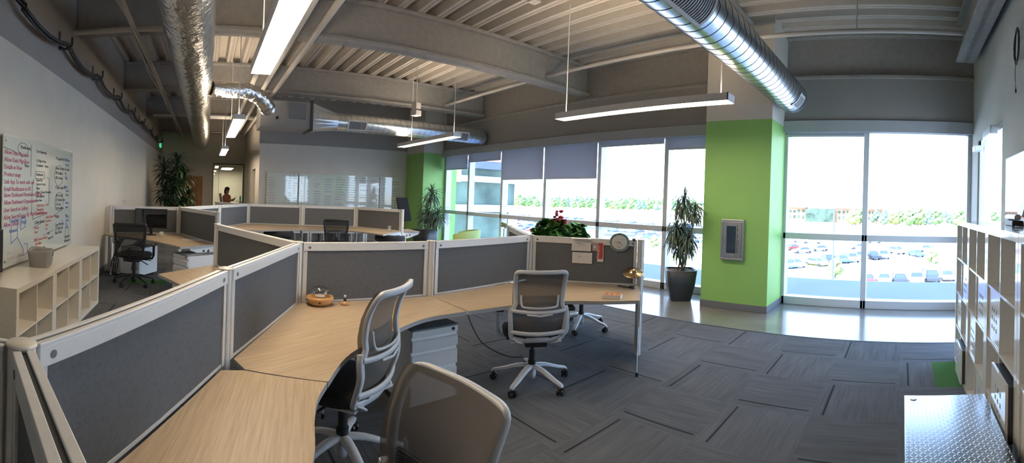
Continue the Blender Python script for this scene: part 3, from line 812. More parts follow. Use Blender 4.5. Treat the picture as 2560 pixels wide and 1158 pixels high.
cleg(dkC, P5, (.56, -.83), .54)
dkD = desk('desk behind the dial partition, its end showing past the end post', [off(P4, (.1, 1), .06), off(P5, (-.57, .82), .03), (-2.67, 4.10), (-3.1, 3.83), (-3.45, 3.78), (-3.75, 3.95), (-4.15, 4.30), off(P8, (.5, .8), .04)], P4, R(32))
cleg(dkD, P5, (-.56, .83), .50)
dkE = desk('desk corner with pointed tip behind the largest partition', [off(P2, (-.2, -1), .05), off(P1, (-.4, -.9), .04), (-2.3, -.42), (-3.0, -.15), (-3.55, -.12), (-4.11, -.43), off(P6, (.05, -1), .04)], P6, R(199))
dkF = desk('left desk with the black monitor and a sheet of paper', [off(L0, (1, -.02), .03), (-7.42, YS + .03), (-7.26, -1.57)] + bez([(-7.22, -1.55), (-7.0, -1.15), (-6.76, -.87), (-6.31, -.51), (-6.04, -.335)], 5) + [off(P7, (.3, -.6), .04), off(L1, (.8, .1), .05)], L1, R(100))
cleg(dkF, (-7.55, -1.55), (1, .05), .5); cleg(dkF, off(P7, (.2, -.9), .05), (.55, -.83), .42)
dkG = desk('rear desk running below the whiteboards with a black mesh chair', [off(L3, (.4, .9), .04), off(L4, (.9, .3), .05), off(L5, (1, -.2), .04), off(L6, (.9, -.5), .04), off(L7, (.4, -.9), .03), (-8.05, 3.42)] +
           bez([(-8.05, 3.42), (-8.55, 3.25), (-8.91, 2.96), (-9.14, 2.0), (-8.88, 1.12), (-8.95, .85)], 5)[1:], L5, R(75))
cleg(dkG, L7, (.5, -.86), .62); cleg(dkG, off(L5, (1, -.2), .04), (1, -.2), .5); cleg(dkG, off(L6, (1, -.4), .04), (1, -.4), .5)
dkH = desk('desk end sticking out beyond the end post of the rear row', [off(L7, (-.2, .6), .04), (-8.66, 4.55), (-9.3, 4.6), (-10.0, 4.3), off(L6, (-.3, .9), .05)], L7, R(27))
cleg(dkH, L7, (.1, 1), .4)

# ------------------------------------------------------------------ chairs
def caster(t, x, y, ang, mt='black_plastic'):
    c = MB(); d = Vector((cos(ang), sin(ang), 0)); n = Vector((-d.y, d.x, 0)); o = Vector((x, y, .0275))
    for s_ in (-1, 1): c.cyl(o + n * s_ * .010, o + n * s_ * .026, .0275, n=16)
    c.cyl(o + n * -.009, o + n * .009, .018, n=10)
    c.bar(o + Vector((0, 0, .02)), o + Vector((0, 0, .038)), .03, .05); c.cyl(o + Vector((0, 0, .03)), o + Vector((0, 0, .065)), .008, n=8)
    return c.build('caster', mt, t)
def star(t, mt, rr=.315, rot=0.3, hub=.10):
    mb = MB()
    for k in range(5):
        a = rot + 2 * pi * k / 5; d = Vector((cos(a), sin(a), 0))
        pts = [d * .02 + Vector((0, 0, hub + .055)), d * .12 + Vector((0, 0, hub + .045)), d * .24 + Vector((0, 0, hub + .005)), d * rr + Vector((0, 0, .085)), d * (rr + .012) + Vector((0, 0, .068))]
        mb.sweep(smooth_path(pts, 3), .050, .030, 8, taper=[1.25 - .6 * i / 12 for i in range(13)], sq=True)
        caster(t, rr * cos(a), rr * sin(a), a + 1.1 + k)
    mb.lathe([(0, hub + .075), (.034, hub + .07), (.036, hub - .02), (.028, hub - .055), (0, hub - .055)], n=20)
    mb.build('star_base', mt, t)
    return t
def backxy(x, z):   # the sitter leans against -Y; shallow S profile, wrapped round the sides
    prof = [(.44, -.185), (.50, -.215), (.58, -.245), (.68, -.245), (.80, -.232), (.90, -.248), (.98, -.28), (1.06, -.33)]
    y = prof[-1][1]
    for (z0, y0), (z1, y1) in zip(prof, prof[1:]):
        if z <= z1: y = y0 + (y1 - y0) * max(0, (z - z0)) / (z1 - z0); break
    return Vector((x, y + 1.1 * x * x * .85, z))
def white_chair(label):
    t = thing('task_chair', label, 'chair', (0, 0, 0), group='white framed task chairs')
    star(t, 'chair_white')
    mb = MB(); mb.cyl((0, 0, .16), (0, 0, .30), .026, n=16); mb.cyl((0, 0, .28), (0, 0, .40), .016, n=12); mb.cyl((0, 0, .165), (0, 0, .21), .033, n=16)
    mb.build('gas_lift', 'black_plastic', t)
    mb = MB(); mb.prism([(-.085, -.17), (.085, -.17), (.10, .08), (-.10, .08)], .375, .415); mb.bar((.09, .0, .395), (.24, .02, .385), .02, .010); mb.bar((-.09, .0, .395), (-.22, .02, .385), .02, .010)
    mb.build('mechanism', 'black_plastic', t, .006)
    # seat cushion
    mb = MB(); ring = []
    for k in range(32):
        a = 2 * pi * k / 32; c, s_ = cos(a), sin(a); g = (abs(c) ** 3.2 + abs(s_) ** 3.2) ** (1 / 3.2)
        ring.append((c / g * .245, s_ / g * .235 + .04))
    def lay(z, f): return [(x * f, (y - .04) * f + .04, z - (.02 if y > .2 else 0)) for x, y in ring]
    layers = [lay(.425, .90), lay(.435, .98), lay(.465, 1.0), lay(.488, .96), lay(.496, .80), lay(.492, .3)]
    vs = [p for l in layers for p in l]; nn = 32
    mb.add(vs, [(i * nn + j, i * nn + (j + 1) % nn, (i + 1) * nn + (j + 1) % nn, (i + 1) * nn + j) for i in range(5) for j in range(nn)], True)
    mb.add(layers[-1], [tuple(range(nn))], True); mb.add(layers[0], [tuple(range(nn - 1, -1, -1))])
    mb.build('seat', 'dark_fabric', t)
    mb = MB(); mb.prism([(-.20, -.17), (.20, -.17), (.215, .20), (-.215, .20)], .412, .428); mb.build('seat_pan', 'chair_white', t, .006)
    # back frame
    def rail(pts, w_, h_): m_ = MB(); m_.sweep(smooth_path(pts, 5), w_, h_, 10, up=(0, 1, 0), sq=True); return m_
    fr = MB()
    W0, W1, W2 = .194, .212, .200    # half widths: top, waist, bottom
    up = [backxy(-W1 + .004, .70), backxy(-W1 + .028, .745), backxy(-W0 + .010, .80), backxy(-W0 + .004, .90), backxy(-W0, .985)]
    top = up + [backxy(-W0 + .006, 1.024), backxy(-W0 + .034, 1.035)] + [backxy(q, 1.034) for q in (-.1, 0, .1)] + [backxy(W0 - .034, 1.035), backxy(W0 - .006, 1.024)] + [Vector((-p.x, p.y, p.z)) for p in reversed(up)]
    fr.sweep(smooth_path(top, 4), .033, .022, 12, up=(0, 1, 0), sq=True)
    low = [backxy(-W1, .73), backxy(-W1 - .008, .68), backxy(-W1 - .004, .60), backxy(-W2 - .006, .49), backxy(-W2 + .006, .460), backxy(-.165, .450)]
    lowp = low + [backxy(0, .448)] + [Vector((-p.x, p.y, p.z)) for p in reversed(low)]
    fr.sweep(smooth_path(lowp, 4), .038, .026, 12, up=(0, 1, 0), sq=True)
    for z_, hw, th in ((.700, W1, .030), (.515, W2 + .01, .034)):
        fr.sweep([backxy(-hw + 2 * hw * i / 10, z_ - .012 * (1 - (i / 5 - 1) ** 2)) + Vector((0, -.008, 0)) for i in range(11)], th, .020, 8, up=(0, 1, 0), sq=True)
    fr.sweep([(-.12, -.15, .41), (-.16, -.19, .43), backxy(-.17, .455)], .05, .022, 8); fr.sweep([(.12, -.15, .41), (.16, -.19, .43), backxy(.17, .455)], .05, .022, 8)
    fr.build('back_frame', 'chair_white', t)
    def grid(z0, z1, w0, w1, dy, name, mt, rnd_=False):
        w0 += .014; w1 += .014
        vs = []; nx, nz = 12, 12
        for i in range(nz + 1):
            z = z0 + (z1 - z0) * i / nz; hw = w0 + (w1 - w0) * i / nz
            if rnd_: z, hw = ((z0 + (z1 - z0) * min(1, i / 9.2)), hw - (.001, .005, .020)[i - 10]) if i > 9 else (z0 + (z1 - .02 - z0) * i / 10, hw)
            if rnd_ and i > 9: z = z1 - (.016, .005, 0)[i - 10]
            for j in range(nx + 1):
                p = backxy(-hw + 2 * hw * j / nx, z); p.y += dy + .008; vs.append(p)
        m_ = MB(); m_.add(vs, [(i * (nx + 1) + j, i * (nx + 1) + j + 1, (i + 1) * (nx + 1) + j + 1, (i + 1) * (nx + 1) + j) for i in range(nz) for j in range(nx)], True)
        return m_.build(name, mt, t)
    grid(.47, .72, W2, W1, .014, 'lower_mesh', 'mesh_gray'); grid(.72, 1.046, W0 - .004, W0, .014, 'upper_mesh', 'mesh_gray', True)
    # lumbar support: a dark pad held by a small white cradle
    vs = []
    m_ = MB()
    for i in range(9):
        z = .735 + .010 * i
        m_.sweep([backxy(-.14 + .28 * j / 8, z) + Vector((0, .028, 0)) for j in range(9)], .004, .007, 4)
    m_.build('lumbar_pad', 'black_plastic', t)
    m_ = MB(); m_.sweep(smooth_path([backxy(-.145, .83) + Vector((0, -.004, 0)), backxy(-.14, .76) + Vector((0, -.012, 0)), backxy(-.12, .735) + Vector((0, -.018, 0)), backxy(0, .728) + Vector((0, -.02, 0)), backxy(.12, .735) + Vector((0, -.018, 0)), backxy(.14, .76) + Vector((0, -.012, 0)), backxy(.145, .83) + Vector((0, -.004, 0))], 4), .016, .010, 8, up=(0, 1, 0), sq=True)
    m_.sweep([backxy(-.10, .675) + Vector((0, -.02, 0)), backxy(0, .665) + Vector((0, -.024, 0)), backxy(.10, .675) + Vector((0, -.02, 0))], .016, .012, 8, up=(0, 1, 0))
    m_.build('lumbar_cradle', 'chair_white', t)
    for s_ in (-1, 1):
        m_ = MB(); m_.sweep(smooth_path([(s_ * .19, .02, .415), (s_ * .255, .02, .42), (s_ * .285, .02, .45), (s_ * .29, .01, .56), (s_ * .29, 0, .645)], 4), .035, .020, 8, up=(0, 1, 0), sq=True)
        a_ = m_.build('armrest', 'chair_white', t)
        m_ = MB(); m_.prism([(s_ * .255, -.10), (s_ * .325, -.10), (s_ * .33, .04), (s_ * .315, .13), (s_ * .27, .13), (s_ * .25, .04)], .655, .690); m_.build('arm_pad', 'black_plastic', a_, .01)
    return t
def place(tr, x, y, facing, label, first=False, sc=1.0):
    """facing: heading in degrees of the sitter (local +Y)"""
    rz = R(facing - 90)
    if first:
        o = tr[0]; o.location = (x, y, 0); o.rotation_euler = (0, 0, rz); o['label'] = label
    else: o = dup(tr, (x, y, 0), rz, label)
    o.scale = (sc,) * 3; return o
wt = tree(white_chair('x'))
place(wt, -2.27, .765, 223, 'white framed mesh chair pushed in at the near desk, seen from its side', True, 1.045)
place(wt, -2.60, 2.41, 148, 'white framed mesh chair in the middle, its whole back and star base in view', sc=.98)
place(wt, -3.37, 3.87, 300, 'white star based chair hidden under the desk behind the papers')
place(wt, -.968, .378, 278, 'nearest chair at the bottom of the picture, its mesh back facing us')

def black_chair():
    t = thing('mesh_office_chair', 'x', 'chair', (0, 0, 0), group='black mesh office chairs')
    star(t, 'black_plastic', .31, .6)
    mb = MB(); mb.cyl((0, 0, .12), (0, 0, .42), .026, n=16); mb.lathe([(.05, .24), (.035, .34), (.03, .40)], n=16); mb.build('gas_lift', 'black_plastic', t)
    mb = MB(); mb.obox((0, -.03, .43), .24, .30, .06); mb.bar((.1, 0, .42), (.27, -.02, .42), .03, .012); mb.bar((.1, -.05, .42), (.25, -.12, .36), .02, .01); mb.build('mechanism', 'black_plastic', t, .01)
    mb = MB(); ring = []
    for k in range(28):
        a = 2 * pi * k / 28; c, s_ = cos(a), sin(a); g = (abs(c) ** 3 + abs(s_) ** 3) ** (1 / 3); ring.append((c / g * .255, s_ / g * .24 + .03))
    def lay(z, f): return [(x * f, (y - .03) * f + .03, z) for x, y in ring]
    layers = [lay(.455, .85), lay(.465, .97), lay(.50, 1.0), lay(.525, .93), lay(.53, .4)]; nn = 28
    mb.add([p for l in layers for p in l], [(i * nn + j, i * nn + (j + 1) % nn, (i + 1) * nn + (j + 1) % nn, (i + 1) * nn + j) for i in range(4) for j in range(nn)], True)
    mb.add(layers[-1], [tuple(range(nn))], True); mb.add(layers[0], [tuple(range(nn - 1, -1, -1))]); mb.build('seat', 'dark_fabric', t)
    def bp(x, z): return Vector((x, -.24 - .10 * (z - .5) + .5 * x * x, z))
    fr = MB(); w0, w1 = .19, .245
    loop = [bp(-w0, .53), bp(-w0 - .02, .7), bp(-w1 + .01, .9), bp(-w1, 1.0), bp(-w1 + .01, 1.012), bp(0, 1.01), bp(w1 - .01, 1.012), bp(w1, 1.0), bp(w1 - .01, .9), bp(w0 + .02, .7), bp(w0, .53), bp(0, .51)]
    fr.sweep(loop, .045, .022, 8, up=(0, 1, 0), closed=True, sq=True)
    fr.sweep([(0, -.10, .43), (0, -.24, .45), (0, -.262, .56), bp(0, .64) + Vector((0, -.03, 0))], .10, .03, 8, up=(1, 0, 0))
    fr.build('back_frame', 'black_plastic', t)
    m_ = MB(); m_.sweep(smooth_path([bp(-.20, .70), bp(-.15, .77) + Vector((0, -.03, 0)), bp(0, .795) + Vector((0, -.04, 0)), bp(.15, .77) + Vector((0, -.03, 0)), bp(.20, .70)], 4), .022, .012, 6, up=(0, 1, 0)); m_.build('lumbar_bar', 'black_plastic', t)
    vs = []; nx = 8
    for i in range(9):
        z = .52 + .49 * i / 8; hw = w0 + (w1 - w0) * i / 8
        for j in range(nx + 1): vs.append(bp(-hw + 2 * hw * j / nx, z))
    m_ = MB(); m_.add(vs, [(i * (nx + 1) + j, i * (nx + 1) + j + 1, (i + 1) * (nx + 1) + j + 1, (i + 1) * (nx + 1) + j) for i in range(8) for j in range(nx)], True); m_.build('back_mesh', 'mesh_black', t)
    for s_ in (-1, 1):
        m_ = MB(); m_.sweep([(s_ * .14, 0, .44), (s_ * .28, 0, .45), (s_ * .30, 0, .50), (s_ * .30, 0, .66)], .04, .025, 8, up=(0, 1, 0)); a_ = m_.build('armrest', 'black_plastic', t)
        m_ = MB(); m_.ball((s_ * .30, .02, .675), .042, .13, .018, 14, 8); m_.build('arm_pad', 'black_plastic', a_)
    return t
bt = tree(black_chair())
place(bt, -6.62, -1.06, 172, 'black mesh office chair in front of the black monitor at left', True)
place(bt, -8.55, 2.55, 175, 'black mesh office chair at the rear desk, its mesh back towards us')
def low_chair():
    t = thing('low_back_chair', 'x', 'chair', (0, 0, 0), group='low black chairs tucked under the rear desk')
    star(t, 'black_plastic', .29, .2)
    MB().cyl((0, 0, .12), (0, 0, .42), .028, n=12).build('gas_lift', 'black_plastic', t)
    mb = MB(); mb.ball((0, .02, .48), .27, .26, .07, 20, 8); mb.build('seat', 'dark_fabric', t)
    mb = MB(); pts = [Vector((.30 * cos(a), .27 * sin(a) - .0, .60 - .02 * sin(a))) for a in [pi * (1 + i / 12) for i in range(13)]]
    mb.sweep(pts, .05, .15, 10); mb.build('backrest', 'dark_fabric', t)
    return t
lt = tree(low_chair())
place(lt, -9.30, 1.55, 180, 'low black chair under the rear desk, left of the mesh chair', True)
place(lt, -8.45, 3.75, 140, 'low black chair under the rear desk, by its right end')

# ------------------------------------------------------------------ pedestals
def pedestal(label, x, y, rz, h=.60, w_=.385, dp=.54):
    """front faces local -Y"""
    t = thing('drawer_pedestal', label, 'drawer pedestal', (x, y, 0), rz, group='white mobile drawer pedestals')
    MB().box(-w_ / 2, w_ / 2, .02, dp, .04, h).build('body', 'white_metal', t, .004)
    zs = [(.055, .245), (.250, .385), (.390, .465), (.470, .515)]
    for z0, z1 in [(.052, .300), (.306, .440), (.446, .548)]:
        d_ = MB(); d_.prism([(-.0, z0), (.018, z0), (.018, z1 - .0), (.012, z1 - .02), (0, z1 - .028)][::-1], -w_ / 2 + .003, w_ / 2 - .003, Matrix(((0, 0, 1), (1, 0, 0), (0, 1, 0))))
        d_.build('drawer', 'white_metal', t, .002)
    MB().box(-w_ / 2 + .003, w_ / 2 - .003, .004, .02, .553, h - .002).build('top_trim', 'white_metal', t, .002)
    MB().cyl((w_ / 2 - .045, .006, .578), (w_ / 2 - .045, .0, .578), .013, n=14).build('lock', 'black_plastic', t)
    MB().box(-w_ / 2, w_ / 2, .0, dp, h, h + .012).build('top_cover', 'base_gray', t, .003)
    for sx in (-1, 1):
        for yy in (.06, dp - .06):
            c_ = MB(); c_.cyl((sx * (w_ / 2 - .05) - .012, yy, .022), (sx * (w_ / 2 - .05) + .012, yy, .022), .022, n=12); c_.build('caster', 'black_plastic', t)
    return t
pedestal('white three drawer pedestal with black lock under the middle desk', -2.64, 1.545, R(94))
pedestal('white drawer pedestal under the left desk, side towards us', -6.12, -.34, R(305 - 270), w_=.38)

# ------------------------------------------------------------------ cube shelves
def cube_unit(label, x, y, rz, cols, rows, grp, doors=(), inner=.335, mt='white_gloss', dp=.385, inz=None):
    """open front faces local -Y; doors: cells with a perforated drawer front"""
    th, ti = .048, .016; inz = inz or inner
    Wd = 2 * th + cols * inner + (cols - 1) * ti; Hh = 2 * th + rows * inz + (rows - 1) * ti
    t = thing('cube_shelf', label, 'shelf', (x, y, 0), rz, grp)
    mb = MB(); mb.box(0, Wd, 0, dp, 0, th); mb.box(0, Wd, 0, dp, Hh - th, Hh); mb.box(0, th, 0, dp, th, Hh - th); mb.box(Wd - th, Wd, 0, dp, th, Hh - th)
    mb.build('carcass', mt, t, .0015)
    for c in range(1, cols):
        q = th + c * inner + (c - 1) * ti; MB().box(q, q + ti, .004, dp, th, Hh - th).build('upright_divider', mt, t)
    for r in range(1, rows):
        q = th + r * inz + (r - 1) * ti
        for c in range(cols):
            p = th + c * (inner + ti); MB().box(p, p + inner, .004, dp, q, q + ti).build('shelf_board', mt, t)
    for (c, r, ajar) in doors:
        px, pz = th + c * (inner + ti), th + r * (inner + ti)
        y0 = .012 - ajar
        mb = MB(); a = .003
        # a drawer front with a three by three grid of square holes
        hs = .027; gap = .030; cx = px + inner * .5; cz = pz + inner * .45
        xs = [px + a] + [v for i in (-1, 0, 1) for v in (cx + i * (hs + gap) - hs / 2, cx + i * (hs + gap) + hs / 2)] + [px + inner - a]
        zs = [pz + a] + [v for i in (-1, 0, 1) for v in (cz + i * (hs + gap) - hs / 2, cz + i * (hs + gap) + hs / 2)] + [pz + inner - (.03 if ajar else a)]
        for i in range(7):
            for j in range(7):
                if i % 2 == 1 and j % 2 == 1: continue
                mb.box(xs[i], xs[i + 1], y0, y0 + .014, zs[j], zs[j + 1])
        d_ = mb.build('drawer', mt, t)
        MB().box(px + a, px + inner - a, y0 + .015, y0 + .30, pz + a, pz + inner - .04).build('drawer_box', 'galv_dark', d_)
    return t, Wd, Hh
xf = .535; yf = 4.36
UW = 2 * .048 + 2 * .335 + .016
kd = [((0, 2, 0), (1, 1, 0), (0, 0, 0)), ((1, 2, 0), (0, 1, 0), (1, 0, 0)), ((0, 2, 0), (1, 1, 0), (1, 0, .0)), ((0, 2, 0), (1, 0, 0)), ()]
lab = ['tall white cube shelf unit furthest from the camera on the right wall', 'second tall white cube shelf unit from the windows on the right wall', 'third tall white cube shelf unit from the windows, behind the steel box', 'tall white cube shelf unit at the right edge of the picture', 'tall white cube shelf unit beside the camera']
doors = [((0, 1, 0), (1, 2, 0), (1, 0, .05)), ((1, 2, 0), (0, 1, 0), (1, 0, 0)), ((0, 2, 0), (1, 1, .05), (0, 0, 0)), ((0, 1, 0), (1, 2, 0)), ()]
for k in range(5):
    cube_unit(lab[k], xf, yf - k * (UW + .004), R(-90), 2, 4, 'tall white cube shelves on the right wall', doors[k])
# low shelves along the left wall: open front faces north
labL = ['low cream cube shelf unit nearest the desk monitor, on the left wall', 'middle low cream cube shelf unit below the written whiteboard', 'low cream cube shelf unit with the fabric bin, nearest the camera']
for k in range(3):
    cube_unit(labL[k], -5.42 + .832 + k * .836, -1.315, R(180), 2, 2, 'low cube shelves on the left wall', inner=.36, inz=.335, mt='cream_gloss')
for k in range(4):
    cube_unit('low white cube bench under the whiteboards, %s from the left' % ('first', 'second', 'third', 'fourth')[k], XW + .42, 2.0 + k * .80, R(90), 2, 1, 'low white benches below the whiteboards', inner=.335)
# ================================================================== THINGS IN THE ROOM
def onpanel(px, py, a, b, dist=0.0):
    """point seen at a pixel on the upright plane through posts a and b, shifted towards the camera"""
    a = Vector((a[0], a[1], 0)); b = Vector((b[0], b[1], 0)); d = (b - a).normalized(); n = Vector((-d.y, d.x, 0))
    if (EYE - a).dot(n) < 0: n = -n
    r = ray(px, py); t = ((a + n * dist) - EYE).dot(n) / r.dot(n)
    return EYE + r * t, d, n
# ---- written glass boards
def board(label, x0, x1, z0, z1, plane, axis):
    if axis == 'S':
        t = thing('glass_whiteboard', label, 'whiteboard', (x0, plane, z0))
        W_ = x0 - x1; MB().box(-W_, 0, -.006, .006, 0, z1 - z0).build('board', 'glass_board', t, .002)
        for q in (-.05, -W_ + .05):
            for zz in (.06, z1 - z0 - .06): MB().cyl((q, .006, zz), (q, .016, zz), .010, n=12).build('standoff', 'steel', t)
        B = Matrix(((-1, 0, 0, 0), (0, 0, 1, .0075), (0, 1, 0, 0), (0, 0, 0, 1)))
    else:
        t = thing('glass_whiteboard', label, 'whiteboard', (plane, x0, z0))
        W_ = x1 - x0; MB().box(-.006, .006, 0, W_, 0, z1 - z0).build('board', 'glass_board', t, .002)
        B = Matrix(((0, 0, 1, .0075), (1, 0, 0, 0), (0, 1, 0, 0), (0, 0, 0, 1)))
    return t, B
def write(t, B, u, v, size, ink, body, name='writing', rot=0.0, line=1.15):
    return text(name, body, size, ink, t, B @ Matrix.Translation((u, v, 0)) @ Matrix.Rotation(rot, 4, 'Z'), line=line)
def strokes(t, B, paths, ink, w_=.006, name='drawn_line'):
    mb = MB()
    for p in paths:
        for a, b in zip(p, p[1:]):
            A = B @ Vector((a[0], a[1], 0)); C_ = B @ Vector((b[0], b[1], 0)); n = (B.to_3x3() @ Vector((0, 0, 1)))
            mb.bar(A, C_, w_, .0008, up=n)
    o = mb.build(name, ink, t); o['kind'] = 'stuff'; return o
ZB0 = .80
t, B = board('glass whiteboard full of pink, black and blue handwriting on the left wall', -3.46, -5.47, ZB0, 2.09, YS + .035, 'S')
write(t, B, .02, 1.10, .062, 'ink_pink', 'Allow Data Migration\nAllow Dash Migration\nDetails in View\nProduct usage\nLink App To work with our\nEmail Notification to FB')
write(t, B, .02, .685, .060, 'ink_pink', 'Show Dashboard Permission (Not all)\nAllow Dashboard Organization\nUser Search in Gallery\nAllow Search/Group By Workflow Name\nAllow Details', line=1.2)
write(t, B, .36, 1.18, .045, 'ink_black', '(Dashboards)')
write(t, B, .46, 1.05, .05, 'ink_black', '!\nMove')
write(t, B, .76, 1.17, .045, 'ink_black', 'Core Reporting\n\n1) Object View\nContainers    Items\n\nDashboard')
write(t, B, .77, .85, .042, 'ink_black', 'Status Bar\nExport to Excel\nFilters\nObject / Team Permission\nData Explorer\nMap View', line=1.1)
write(t, B, .79, .56, .042, 'ink_red', 'CRUD Users   UAT\nDimensions\nCRUD DB Groups', line=1.1)
write(t, B, .74, .37, .05, 'ink_black', '[Client Based]')
write(t, B, .74, .31, .04, 'ink_red', 'DB Size\nUsers\n\nTPS')
write(t, B, 1.06, .41, .045, 'ink_red', 'Client/Team Group\nDetails in\nItem\nList', line=1.0)
write(t, B, .74, .17, .05, 'ink_red', 'DNS Server Name\n  Set Filter\n  Product\n  List DB\n  All Div', line=.95)
write(t, B, 1.12, .21, .045, 'ink_black', 'UAT\n  move PP', line=1.3)
write(t, B, 1.00, .06, .04, 'ink_black', 'Wi\nSo\nPro', line=.9)
write(t, B, 1.36, 1.13, .056, 'ink_black', 'P Log into UI\n\nItems in order to view\nRP in filter\nRP in View\n\nP Filter map UI', line=1.1)
write(t, B, 1.38, .66, .052, 'ink_black', 'RP Do Stuff\nCP Delete Data\nLA to go\nEP Workflow', line=1.05)
write(t, B, 1.38, .39, .06, 'ink_black', 'With\n\nLow Priority\nCP Not set\nReal Data', line=.85)
write(t, B, 1.68, 1.13, .06, 'ink_blue', 'All Data\n  to go\n\n By\n This\n\n Back', line=1.0)
write(t, B, 1.74, .72, .052, 'ink_blue', 'Go to\nDone\n\nWork\nLoad\n\nLive', line=1.05)
write(t, B, 1.76, .37, .05, 'ink_blue', 'Check\nGraph\nIO\nType', line=.95)
write(t, B, 1.72, .10, .05, 'ink_black', 'Comments\nPlacement')
write(t, B, .14, .43, .055, 'ink_blue', 'Template\n\nInstance', line=.9)
write(t, B, .40, .45, .05, 'ink_blue', 'Dev\n[Page]', line=.95)
write(t, B, .10, .12, .05, 'ink_smudge', 'View\nDocument Status')
def ell(cx, cy, rx, ry, n=20): return [(cx + rx * cos(2 * pi * i / n), cy + ry * sin(2 * pi * i / n)) for i in range(n + 1)]
strokes(t, B, [ell(.42, 1.17, .12, .07), [(0, 1.16), (.2, 1.14), (.30, 1.12)], [(.62, 1.24), (.62, .9)], [(.74, .96), (1.0, .96), (1.0, .88), (.74, .88), (.74, .96)], [(.70, .87), (.66, .8), (.66, .5), (.70, .42)],
               [(1.08, .9), (1.15, .88), (1.15, .56)], [(.70, .43), (1.1, .47)], [(.70, .33), (.98, .38)], ell(1.47, .93, .15, .13), [(1.33, .43), (1.66, .50)], [(1.0, .22), (1.33, .25)], [(.80, .02), (.95, .01), (1.05, .07)], ell(1.50, .60, .15, .12), ell(1.82, .16, .06, .11)], 'ink_black', .005)
strokes(t, B, [[(.18, .40), (.18, .22), (.32, .27), (.32, .44)], [(.32, .27), (.46, .13), (.46, .06), (.56, .08), (.56, .18), (.48, .18)], [(.38, .45), (.50, .47), (.50, .36), (.39, .34), (.38, .45)], [(1.6, .35), (1.66, .33)]], 'ink_blue', .006, 'drawn_line')
random.seed(3)
def far_board(label, y0, y1, cols, ink, rows, rowp=.075, seed=1):
    t, B = board(label, y0, y1, .82, 2.14, XW + .03, 'W'); random.seed(seed)
    for c, (u, wmax, ik) in enumerate(cols):
        paths = []
        for r in range(rows):
            if random.random() < .18: continue
            v = 1.24 - r * rowp; x = u + random.uniform(0, .03)
            while x < u + wmax * random.uniform(.6, 1):
                L_ = random.uniform(.02, .06); paths.append([(x, v), (x + L_ * .3, v + .018), (x + L_ * .6, v - .004), (x + L_, v + .010)]); x += L_ + .015
        strokes(t, B, paths, ik, .007, 'handwriting')
    return t
far_board('first far whiteboard with neat columns of writing, left of the other two', 1.63, 2.50, [(.03, .24, 'ink_pink'), (.48, .07, 'ink_black'), (.60, .09, 'ink_black'), (.74, .09, 'ink_black')], None, 17, seed=1)
far_board('wide middle far whiteboard densely covered with writing', 2.54, 4.92, [(.03, .05, 'ink_black'), (.22, .05, 'ink_black'), (.42, .20, 'ink_black'), (.72, .22, 'ink_blue'), (1.05, .28, 'ink_black'), (1.42, .25, 'ink_black'), (1.78, .22, 'ink_black'), (2.08, .2, 'ink_pink')], None, 17, seed=2)
far_board('narrow far whiteboard beside the far green pillar', 4.95, 5.74, [(.04, .14, 'ink_black'), (.38, .30, 'ink_black')], None, 15, seed=4)
t = tag(MB().box(-.42, 0, -.012, .012, 0, .42).build('dark_board', 'monitor_black', None, .004), 'dark board edge at the left border, beside the written whiteboard', 'board'); t.location = (-3.02, -1.70, .765)

# ---- screens
def monitor(label, x, y, rz, w_=.54, h=.33, zc=1.02, tilt=0.0, face='screen'):
    t = thing('monitor', label, 'monitor', (x, y, ZD), rz)
    M = Matrix.Rotation(tilt, 3, 'X'); c = Vector((0, 0, zc - ZD))
    mb = MB(); mb.obox(c, w_, .028, h, M=M); mb.build('panel', 'monitor_black', t, .006)
    mb = MB(); mb.obox(c + M @ Vector((0, -.0150, .004)), w_ - .03, .001, h - .035, M=M); mb.build('display', face, t)
    MB().bar((0, .04, .01), c + Vector((0, .03, 0)), .05, .02).build('stand', 'black_plastic', t, .004)
    MB().lathe([(0, .014), (.10, .012), (.105, 0), (0, 0)], n=24).build('foot', 'black_plastic', t)
    return t
monitor('wide black monitor on the left desk in front of the partition', -7.50, -.93, R(85), .56, .36, 1.03)
t = monitor('tall dark screen tilted back on a white stand near the far green pillar', -9.45, 4.52, R(115), .40, .62, 1.22, tilt=R(-14), face='matte_black')
for c in kids(t):
    if c.name.startswith('panel'): c.data.materials[0] = MATS['matte_black']
MB().bar((0, .05, .0), (0, .05, .32), .03, .03).build('white_support', 'white_metal', t)

# ---- east wall: television, device, wire coil
t = thing('television', 'wall mounted television at the right edge reflecting the bright windows', 'television', (.955, 3.96, 1.50))
MB().box(-.03, .0, -1.12, 0, 0, .62).build('panel', 'monitor_black', t, .006)
MB().box(-.0315, -.0302, -1.105, -.015, .035, .605).build('display', 'screen', t)
MB().box(0, .04, -.8, -.3, .2, .45).build('wall_bracket', 'black_plastic', t)
SH = 2 * .048 + 4 * .335 + 3 * .016
t = thing('sound_device', 'small silver cylinder device with a white card on top of the tall shelves', 'device', (.80, 3.05, SH))
MB().cyl((-.03, -.14, .065), (-.03, .14, .065), .024, n=20).build('silver_tube', 'steel', t)
MB().box(-.06, .02, -.11, .11, 0, .04).build('dark_base', 'black_plastic', t, .006)
MB().obox((.035, 0, .12), .012, .15, .10, M=Matrix.Rotation(R(15), 3, 'Y')).build('white_card', 'white_metal', t, .003)
mb = MB(); mb.sweep(smooth_path([(.05, .1, .1), (.09, .02, .03), (.02, -.2, .008), (-.1, -.35, .008), (-.05, -.6, .008), (.1, -.8, .008)], 6), .007, n=6); mb.build('cable', 'black_plastic', t)
t = thing('wire_coil', 'coil of thin wire hanging high on the right wall', 'wire', tuple(atx(2546, 115, XE - .02)))
mb = MB()
